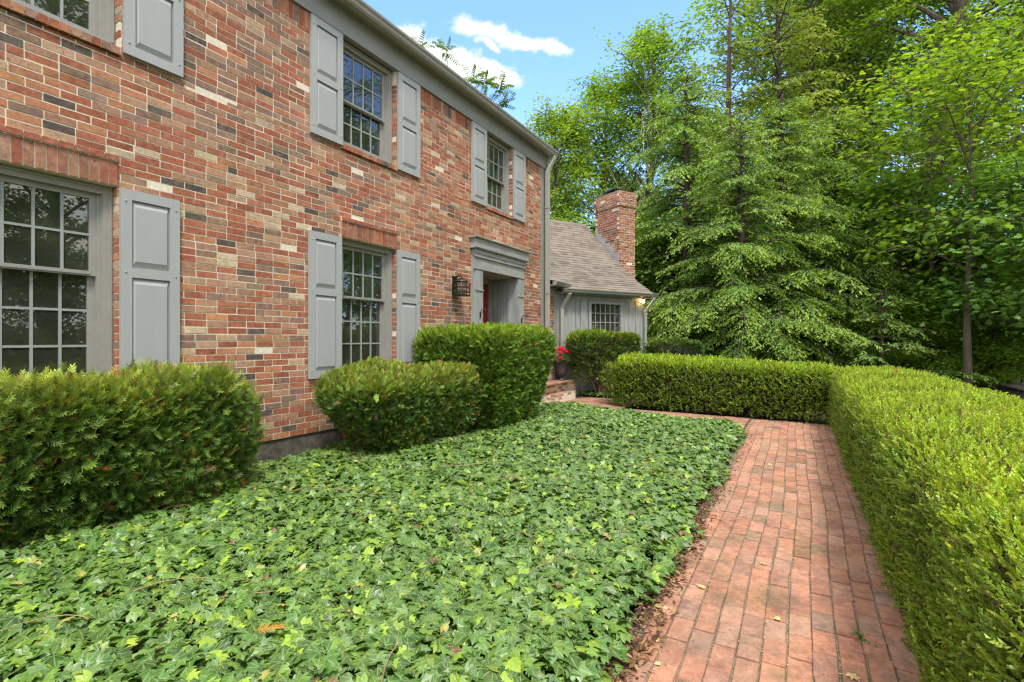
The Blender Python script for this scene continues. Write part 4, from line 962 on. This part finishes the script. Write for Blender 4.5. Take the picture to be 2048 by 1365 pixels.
# ================================================================= TREES
def bez(a, b, c, n):
    t = np.linspace(0, 1, n)[:, None]; return (1 - t) ** 2 * a + 2 * t * (1 - t) * b + t ** 2 * c
def broadleaf(name, seed, H, cb, spread, nl, tr, leaf, per, bark, young, old, tmpl=DIAMOND, sig=(.42, .17), lean=(0, 0), forks=0, top=.92, shape=None, dens=1.0):
    """Trunk, limbs, branches and leaf clumps at the twig ends; returns the root Empty with trunk and crown."""
    r = np.random.default_rng(seed); th = empty(name, (0, 0, 0)); m = MB(); tips = []
    zz = np.linspace(-.3, H * top, 10); wob = np.cumsum(r.normal(0, .012 * H, (10, 2)), 0) * .5
    tp = np.stack([wob[:, 0] + lean[0] * (zz / H) ** 1.3, wob[:, 1] + lean[1] * (zz / H) ** 1.3, zz], 1); tp[:2, :2] = 0
    m.tube(tp, tr * np.clip(1.25 - np.linspace(0, 1, 10) ** .8 * 1.1, .12, 1.2), 9)
    at_ = lambda z: np.array([np.interp(z, zz, tp[:, i]) for i in range(3)])
    for i in range(nl):
        f = (i + r.uniform(.1, .9)) / nl; z = cb + (H * top - cb) * f ** .9; az = i * 2.4 + r.uniform(-.5, .5)
        sh = (shape or (lambda f: .55 + .9 * f * (1 - f) * 2 - .25 * f))(f); L_ = spread * sh * r.uniform(.7, 1.2); el = R(r.uniform(8, 35) + 35 * f)
        d = np.array([math.cos(az) * math.cos(el), math.sin(az) * math.cos(el), math.sin(el)]); a = at_(z); e = a + d * L_ + np.array([0, 0, -.12 * L_ * (1 - f)]); b = a + d * L_ * .5 + np.array([0, 0, .12 * L_]) + r.normal(0, .05 * L_, 3)
        pl = bez(a, b, e, 7); r0 = tr * (.42 - .25 * f) * min(1, L_ / spread + .3); m.tube(pl, np.linspace(r0, .012, 7), 6, cap=False)
        ns = max(3, int(7 * L_ / spread + 2)); tips.append((e, 1.0))
        for j in range(ns):
            s = .28 + .72 * (j + r.random()) / ns; p0 = np.array([np.interp(s, np.linspace(0, 1, 7), pl[:, k]) for k in range(3)])
            a2 = az + r.choice([-1, 1]) * r.uniform(.4, 1.3); l2 = L_ * r.uniform(.22, .5) * (1.15 - .5 * s); e2 = el * .6 + r.normal(0, .3)
            q = p0 + l2 * np.array([math.cos(a2) * math.cos(e2), math.sin(a2) * math.cos(e2), math.sin(e2)]); md = (p0 + q) / 2 + r.normal(0, .06 * l2, 3)
            m.tube([p0, md, q], [r0 * .35 + .006, .012, .005], 4, cap=False); tips += [(q, 1.), (md, .8)]
            for _ in range(2): tips.append((q + r.normal(0, .30, 3) * [1, 1, .6], .7))
    m.build('trunk', bark, th)
    T = np.array([t[0] for t in tips]); wt = np.array([t[1] for t in tips]); n = np.maximum(4, (per * dens * wt * r.uniform(.4, 1.6, len(T)))).astype(int)
    idx = np.repeat(np.arange(len(T)), n); N_ = len(idx); cs = r.uniform(.7, 1.25, len(T))
    off = r.normal(0, 1, (N_, 3)) * np.array([sig[0], sig[0], sig[1]]) * cs[idx][:, None]; P = T[idx] + off; P[:, 2] -= .18 * np.hypot(off[:, 0], off[:, 1])
    cen = tp[:, :2].mean(0); out = P - np.array([cen[0], cen[1], H * .55]); out = norm(out * [1, 1, .4]); az = r.uniform(0, 6.28, N_)
    Y = out * .5 + np.stack([np.cos(az), np.sin(az), -.35 + 0 * az], 1); Z = np.array([0, 0, 1.]) + r.normal(0, .42, (N_, 3)) + out * .35
    tone = r.uniform(0, 1, len(T)); c = mixc(np.array([old]), np.array([young]), np.clip(tone[idx] * .75 + r.normal(.1, .18, N_), 0, 1)[:, None]) * r.uniform(.75, 1.25, (N_, 1))
    cloud('crown', P, Y, Z, leaf * r.uniform(.65, 1.2, N_), tmpl, c, M['maple'], th)
    return th
def hemlock(name, seed, H, z0, Rb, nb, tr, bark, young, old, spc=.038, droop=.42, dead=0, power=.75, leaf=.11, topbare=1.0, sparse=1.0, lat=.09):
    r = np.random.default_rng(seed); th = empty(name, (0, 0, 0)); m = MB(); PP, YY, ZZ, SS, CC = [], [], [], [], []
    zt = np.linspace(-.3, H, 8); m.tube(np.stack([r.normal(0, .03, 8), r.normal(0, .03, 8), zt], 1) * [[1, 1, 1]], np.linspace(tr * 1.15, .015, 8), 9)
    for i in range(nb + dead):
        isd = i >= nb
        f = r.random() ** 1.0 if not isd else r.uniform(0, 1); z = z0 + (H * .985 - z0) * f
        if isd: z = r.uniform(z0 * .6, H * .98)
        az = i * 2.399 + r.uniform(-.4, .4); L_ = Rb * max(.07, (1 - (z - z0) / (H - z0 + .01))) ** power * r.uniform(.4, 1.35)
        if isd: L_ = r.uniform(.6, 2.0)
        el = r.uniform(-.1, .45) + .25 * f + (.5 if isd else 0); h = np.array([math.cos(az), math.sin(az), 0])
        a = np.array([0, 0, z]); b = a + h * L_ * .55 + np.array([0, 0, math.tan(el) * L_ * .5]); e = a + h * L_ + np.array([0, 0, math.tan(el) * L_ * .6 - droop * L_ * r.uniform(.6, 1.2)])
        if isd: e[2] = a[2] + L_ * .75
        k = 9; pl = bez(a, b, e, k); m.tube(pl, np.linspace(.012 + .009 * L_, .004, k), 5, cap=False)
        if isd:
            for _ in range(3):
                s = r.uniform(.3, .9); p = a + (e - a) * s; m.tube([p, p + r.normal(0, .25, 3) + h * .2], [.007, .003], 4, cap=False)
            continue
        if r.random() > sparse: continue
        tone = r.uniform(0, 1); dens = r.uniform(.75, 1)
        nbn = max(4, int(L_ / lat)); t = np.linspace(0, 1, k)
        for j in range(nbn):
            s = .12 + .88 * (j + .5) / nbn
            if r.random() > dens: continue
            p = np.array([np.interp(s, t, pl[:, q]) for q in range(3)]); tg = np.array([np.interp(min(1, s + .06), t, pl[:, q]) - np.interp(max(0, s - .06), t, pl[:, q]) for q in range(3)]); tg /= np.linalg.norm(tg) + 1e-9
            sd = np.cross(tg, [0, 0, 1.0]); sd /= np.linalg.norm(sd) + 1e-9; side = 1 if j % 2 else -1
            l2 = (.16 + .30 * L_ * (1.08 - s) * min(1, .45 + s)) * r.uniform(.6, 1.25); d2 = tg * r.uniform(.45, .8) + sd * side * r.uniform(.4, 1.0) + np.array([0, 0, r.uniform(-.3, .16)]); d2 /= np.linalg.norm(d2)
            nn = max(3, int(l2 / spc)); ss = (np.arange(nn) + r.random(nn)) / nn; q = p + d2 * (ss * l2)[:, None]; q += r.normal(0, .018, (nn, 3)); q[:, 2] -= .28 * (ss * l2) ** 2 / max(.25, l2) * 1.2
            sg = np.where(np.arange(nn) % 2, 1, -1); s3 = np.cross(d2, [0, 0, 1.0]); s3 /= np.linalg.norm(s3) + 1e-9
            Y = d2 * .75 + s3 * sg[:, None] * r.uniform(.25, 1.0, (nn, 1)) + r.normal(0, .13, (nn, 3)); Y[:, 2] += -.38 + r.normal(0, .16, nn)
            PP.append(q); YY.append(Y); ZZ.append(np.tile([0, 0, 1.], (nn, 1)) + r.normal(0, .45, (nn, 3))); SS.append(leaf * (1.1 - .35 * ss) * r.uniform(.75, 1.3, nn))
            yg = np.clip(.55 * ss + .55 * s - .35 + .3 * tone + r.normal(0, .13, nn), 0, 1)[:, None]; CC.append(mixc(np.array([old]), np.array([young]), yg) * r.uniform(.75, 1.25, (nn, 1)))
    m.build('trunk', bark, th)
    P = np.concatenate(PP); s = np.concatenate(SS)
    FE = ([(-.03, 0, 0), (.03, 0, 0), (.24, .36, -.03), (.06, .36, 0), (.20, .66, -.05), (0, 1, -.07), (-.20, .66, -.05), (-.06, .36, 0), (-.24, .36, -.03)],
          [[(1, 2, 3), (3, 4, 5), (5, 6, 7), (7, 8, 0), (3, 5, 7)], [(0, 1, 3, 7)]])
    cloud('crown', P, np.concatenate(YY), np.concatenate(ZZ), s, FE, np.concatenate(CC), M['needle'], th)
    return th
def place(proto, first, label, cat, x, y, sc, rz, group=None, sz=None):
    o = proto if first else copy_tree(proto)
    o.location = (x, y, gzw(x, y)); o.rotation_euler = (0, 0, rz); o.scale = (sc, sc, sz or sc)
    for k in ('label', 'category', 'group'):
        if k in o: del o[k]
    return tag(o, label, cat, group)
def X(px, d): return (px - 1024) / 1010 * d
GM = (.17, .27, .025); GO = (.045, .10, .018)
tall = broadleaf('maple_tree', 101, 18, 3.0, 4.8, 52, .30, .2, 22, M['bark'], (.30, .45, .05), (.11, .23, .04), sig=(.34, .14), dens=1.05)
slim = broadleaf('maple_tree', 102, 14, 1.4, 3.5, 46, .2, .19, 22, M['bark'], (.33, .46, .05), (.13, .24, .04), sig=(.34, .14), dens=1.05)
G = 'broadleaf trees of the wood behind the house'
lst = [(slim, 1115, 27, 1.0, .3, 'bright green maple showing just past the gutter corner of the house'),
       (tall, 1215, 31, .96, 1.2, 'leafy maple rising behind the chimney'),
       (tall, 1305, 29, 1.06, 2.7, 'tallest rounded maple against open sky behind the chimney'),
       (slim, 1385, 33, 1.15, 4.0, 'thin-topped maple beside the bare-topped hemlock'),
       (tall, 1590, 30, 1.42, 5.0, 'high maple crown behind the tall hemlocks'),
       (tall, 1730, 27, 1.4, .4, 'high maple crown left of the thick leaning trunk'),
       (tall, 2260, 22, 1.15, 3.1, 'dense maple at the right edge of the wood')]
seen = set()
for p, px, d, sc, rz, lb in lst:
    place(p, id(p) not in seen, lb, 'maple', X(px, d), d, sc, rz, G); seen.add(id(p))
for i, (px, d, sc, lb) in enumerate(((1090, 42, .95, 'far maple behind the wing roof ridge'), (1250, 46, .9, 'far maple filling the gap left of the chimney top'), (1420, 44, .9, 'far maple seen between the hemlock tops'), (1560, 47, 1.05, 'far maple behind the middle hemlock trunk'),
                       (1690, 43, .85, 'far maple low behind the drooping hemlock boughs'), (1800, 48, .85, 'far maple left of the thick trunk base'))):
    place(tall if i % 2 else slim, False, lb, 'maple', X(px, d), d, sc * (1 if i % 2 else 1.25), i * 1.3, 'far trees of the wood')
# the thick leaning trunk and the slender maples on the right
big = broadleaf('maple_tree', 110, 24, 8.5, 6.2, 52, .36, .21, 26, M['bark'], (.32, .47, .035), (.11, .22, .03), lean=(2.2, 0), top=.9)
place(big, True, 'large old maple with a thick leaning grey trunk on the right', 'maple', X(1838, 20), 20, 1, 0)
place(big, False, 'tall maple filling the top right corner', 'maple', X(1990, 25), 25, .72, 2.4, G, .98)
thin = broadleaf('maple_tree', 111, 8.6, 2.6, 2.8, 26, .085, .14, 34, M['bark'], (.30, .45, .035), (.10, .20, .035), STAR, sig=(.5, .14), lean=(.35, 0), dens=.2)
place(thin, True, 'slender maple with a thin dark trunk rising right behind the path hedge', 'maple', X(1936, 12.5), 12.5, 1, .2)
place(thin, False, 'slender maple with a thin trunk left of the thick leaning trunk', 'maple', X(1868, 15.5), 15.5, 1.1, 2.9)
place(thin, False, 'slender maple with a thin trunk nearest the right edge', 'maple', X(2022, 16.5), 16.5, 1.15, 4.4)
low = broadleaf('maple_tree', 112, 5.4, 1.0, 2.8, 24, .06, .135, 46, M['bark'], (.23, .41, .075), (.11, .24, .055), STAR, sig=(.5, .10), dens=.33)
place(low, True, 'low spreading maple with big blue-green leaves at the right edge', 'maple', X(2120, 12), 12, 1, 0)
place(low, False, 'low spreading maple leaves in shade beneath the thick trunk', 'maple', X(1830, 16.5), 16.5, 1.1, 2.0)
# saplings of the understorey
sap = broadleaf('sapling', 120, 5.2, .2, 2.4, 34, .05, .19, 26, M['bark_dark'], (.30, .46, .035), (.09, .19, .03), sig=(.42, .15))
for i, (px, d, sc, lb) in enumerate(((1115, 23, 1.0, 'sapling just over the link roof beside the gutter corner'), (1150, 20.5, 1.05, 'yellow-green sapling over the wing roof ridge'), (1290, 19, .95, 'sapling right of the chimney shaft'), (1310, 17.6, .62, 'small sapling at the end of the wing downspout'),
       (1350, 23, 1.2, 'sapling behind the leftmost drooping hemlock'), (1500, 21, .95, 'sapling between the two thickest hemlock trunks'), (1590, 22, .9, 'sapling right of the thickest hemlock trunk'), (1680, 21, 1.05, 'sapling behind the right hemlock boughs'),
       (1760, 19, .85, 'sapling above the low hemlock spray'), (1800, 23, 1.2, 'sapling under the left side of the thick trunk'), (1890, 17.5, .9, 'sapling left of the slender dark trunk'), (1990, 18, .9, 'sapling right of the slender dark trunk'), (2045, 15.5, .6, 'small sapling by the dappled drive at the right edge'), (1700, 15.2, .42, 'bright low sapling just right of the hemlock trunks'), (1850, 14.2, .46, 'bright low sapling behind the low hemlock spray'), (1905, 15.5, .6, 'bright sapling just left of the slender trunk, low over the hedge'), (1985, 14, .5, 'bright low sapling just right of the slender trunk'), (1620, 19, .55, 'bright low sapling between the hemlock trunks'))):
    place(sap, i == 0, lb, 'sapling', X(px, d), d, sc, i * 1.7, 'saplings under the wood')
# hemlocks
HY, HO = (.38, .53, .085), (.11, .235, .055)
hem = hemlock('hemlock_tree', 130, 9.6, 1.3, 3.3, 230, .2, M['bark_dark'], HY, HO, power=.55)
for i, (px, d, sc, rz, lb) in enumerate(((1372, 17, 1.06, .0, 'light yellow-green hemlock nearest the wing'), (1480, 14.6, .80, 1.1, 'drooping hemlock in front with the left dark trunk'), (1565, 16, .95, 2.6, 'drooping hemlock with the thickest dark trunk'), (1670, 17.5, .98, 4.1, 'rightmost large drooping hemlock'))):
    place(hem, i == 0, lb, 'hemlock', X(px, d), d, sc, rz, 'drooping hemlocks beyond the hedge')
thinh = hemlock('hemlock_tree', 131, 18, 5.5, 3.6, 120, .21, M['bark_dark'], (.40, .47, .055), (.15, .23, .05), spc=.06, droop=.3, dead=26, power=.6, leaf=.17, lat=.13)
for i, (px, d, sc, rz, lb) in enumerate(((1557, 20.5, 1.0, .5, 'tall sparse hemlock in the middle of the group'), (1625, 22.5, 1.05, 2.2, 'tall sparse hemlock right of the middle one'), (1700, 24, 1.1, 3.9, 'tall sparse hemlock next to the maple crowns'))):
    place(thinh, i == 0, lb, 'hemlock', X(px, d), d, sc, rz, 'tall sparse hemlocks')
topb = hemlock('hemlock_tree', 132, 17.5, 4.5, 3.2, 60, .2, M['bark_dark'], (.40, .47, .055), (.15, .23, .05), spc=.06, droop=.28, dead=40, power=.95, leaf=.17, lat=.13)
place(topb, True, 'tall hemlock with a bare dead top against the sky', 'hemlock', X(1458, 20), 20, 1, .9)
tiny = hemlock('hemlock_tree', 133, 2.6, .25, 2.0, 34, .05, M['bark_dark'], (.36, .50, .09), (.12, .25, .07), droop=.2)
place(tiny, True, 'low hemlock spray spreading just over the path hedge', 'hemlock', X(1765, 13.0), 13.0, 1, .3)
# pale bare tree by the chimney
def bare():
    r = np.random.default_rng(140); th = thing('bare_tree', 'pale leafless tree with forking bare limbs behind the chimney', 'bare tree', (X(1205, 24), 24, gzw(0, 24))); m = MB()
    def br(a, d, L_, rad, lv):
        e = a + d * L_; b = (a + e) / 2 + r.normal(0, .08 * L_, 3); m.tube(bez(a, b, e, 5), np.linspace(rad, rad * .55, 5), 6, cap=False)
        if lv == 0: return
        for _ in range(3 if lv > 2 else 2):
            d2 = norm(d + r.normal(0, .42, 3) + [0, 0, .18]); br(e, d2, L_ * r.uniform(.6, .85), rad * .55, lv - 1)
    br(np.array([0, 0, -.2]), norm(np.array([.1, 0, 1.])), 4.2, .13, 5)
    br(np.array([.1, 0, 1.]), norm(np.array([-.5, 0, 1.])), 3.6, .09, 4)
    m.build('limbs', M['bark_pale'], th)
bare()
# tree with feathered leaves behind the house
def feather():
    r = np.random.default_rng(150); bx, by = X(915, 19), 19.0
    th = thing('walnut_tree', 'young tree with feathered compound leaves poking above the house gutter', 'walnut', (bx, by, gzw(bx, by))); m = MB(); P, Y, Z, Sz, C = [], [], [], [], []
    m.tube([(0, 0, -.3), (.1, 0, 4), (0, .1, 8), (.1, 0, 10.2)], [.12, .09, .06, .03], 7)
    tops = [(-1.42, 0, 12.75, 7), (-.42, 0, 12.5, 8), (.55, .0, 11.45, 9), (1.03, .1, 11.4, 11), (1.6, -.1, 11.1, 12), (.3, 0, 10.9, 10), (.95, 0, 10.7, 12), (1.7, 0, 10.5, 12)]
    for x, y, z, k in tops:
        m.tube(bez(np.array([.05, 0, 8.8]), np.array([x * .5, y, 9.2]), np.array([x, y, z - .25]), 6), np.linspace(.03, .008, 6), 5)
        for i in range(k):
            az = i * 2.4 + r.uniform(-.3, .3); el = r.uniform(-.1, .9) if i else 1.35; L_ = r.uniform(.45, .75); d = np.array([math.cos(az) * math.cos(el), math.sin(az) * math.cos(el), math.sin(el)]); o = np.array([x, y, z - .25 - .25 * r.random()])
            ra = bez(o, o + d * L_ * .6, o + d * L_ + [0, 0, -.12], 8); m.tube(ra, .004, 3, cap=False); sd = norm(np.cross(d, [0, 0, 1.]) + 1e-3)
            for q in range(2, 16):
                s = q / 15; p = np.array([np.interp(s, np.linspace(0, 1, 8), ra[:, w]) for w in range(3)]); sg = 1 if q % 2 else -1
                P.append(p); Y.append(sd * sg + d * .35 + np.array([0, 0, -.45])); Z.append([0, 0, 1.] + r.normal(0, .2, 3)); Sz.append([.10, .17 * (1.15 - .5 * s), .1]); C.append(np.array([.10, .19, .025]) * r.uniform(.7, 1.4))
    m.build('trunk', M['bark'], th); n = len(P)
    cloud('crown', np.array(P), np.array(Y), np.array(Z), np.array(Sz), OVAL, np.array(C), M['maple'], th)
feather()
# trees across the drive, outside the frame: they show in the window panes
for i, (t, n, sc, lb) in enumerate(((-6, -14, .8, 'maple across the drive, farthest behind the viewer'), (-1, -16, .9, 'maple across the drive behind the viewer'), (4, -13, .8, 'maple across the drive mirrored in the nearest panes'), (8.5, -16, .95, 'maple across the drive mirrored in the lower panes'),
                                    (13, -13.5, .8, 'maple across the drive mirrored in the lower middle window'), (17.5, -12, .95, 'maple across the drive mirrored in the middle upper window'), (22, -14, .9, 'maple across the drive mirrored in the upper panes'))):
    x, y, _ = W(t, n); place(tall if i % 2 else slim, False, lb, 'maple', x, y, sc * (1 if i % 2 else 1.2), i * 2.1, 'trees across the drive')
for i, t in enumerate((-5, -1, 3, 7, 11, 15)):
    x, y, _ = W(t, -11.2 - (i % 2)); place(sap, False, ['sapling across the drive behind the viewer', 'sapling across the drive by the nearest maple', 'sapling mirrored low in the nearest panes', 'sapling across the drive mirrored in the lower panes', 'sapling across the drive mirrored in the lower middle panes', 'sapling across the drive by the farther maples'][i], 'sapling', x, y, .9, i * 1.1, 'saplings across the drive')
# low growth on the floor of the wood
def undergrowth():
    r = np.random.default_rng(160); n = 34000; x = r.uniform(2.5, 26, n); y = r.uniform(13.5, 42, n)
    k = (x > (y - 12) * .25 + 2.2) & ((x * S_ + y * C_ < 60)) & ((-x * C_ + y * S_) > -5.0 + .0 * x) & (x / y > .24); x, y = x[k], y[k]; n = len(x)
    hgt = np.clip(.6 + lump(np.stack([x, y, 0 * x], 1), 5, 1.1, .6), .05, 1.5); z = .01 * np.minimum(30, y) + hgt * r.random(n) ** .6
    az = r.uniform(0, 6.28, n); c = mixc(np.array([[.06, .13, .02]]), np.array([[.26, .42, .03]]), r.random((n, 1)) ** 1.5)
    tag(cloud('undergrowth', np.stack([x, y, z], 1), np.stack([np.cos(az), np.sin(az), r.normal(-.2, .3, n)], 1), np.array([0, 0, 1.]) + r.normal(0, .45, (n, 3)), r.uniform(.10, .24, n), DIAMOND, c, M['maple']), kind='stuff')
undergrowth()
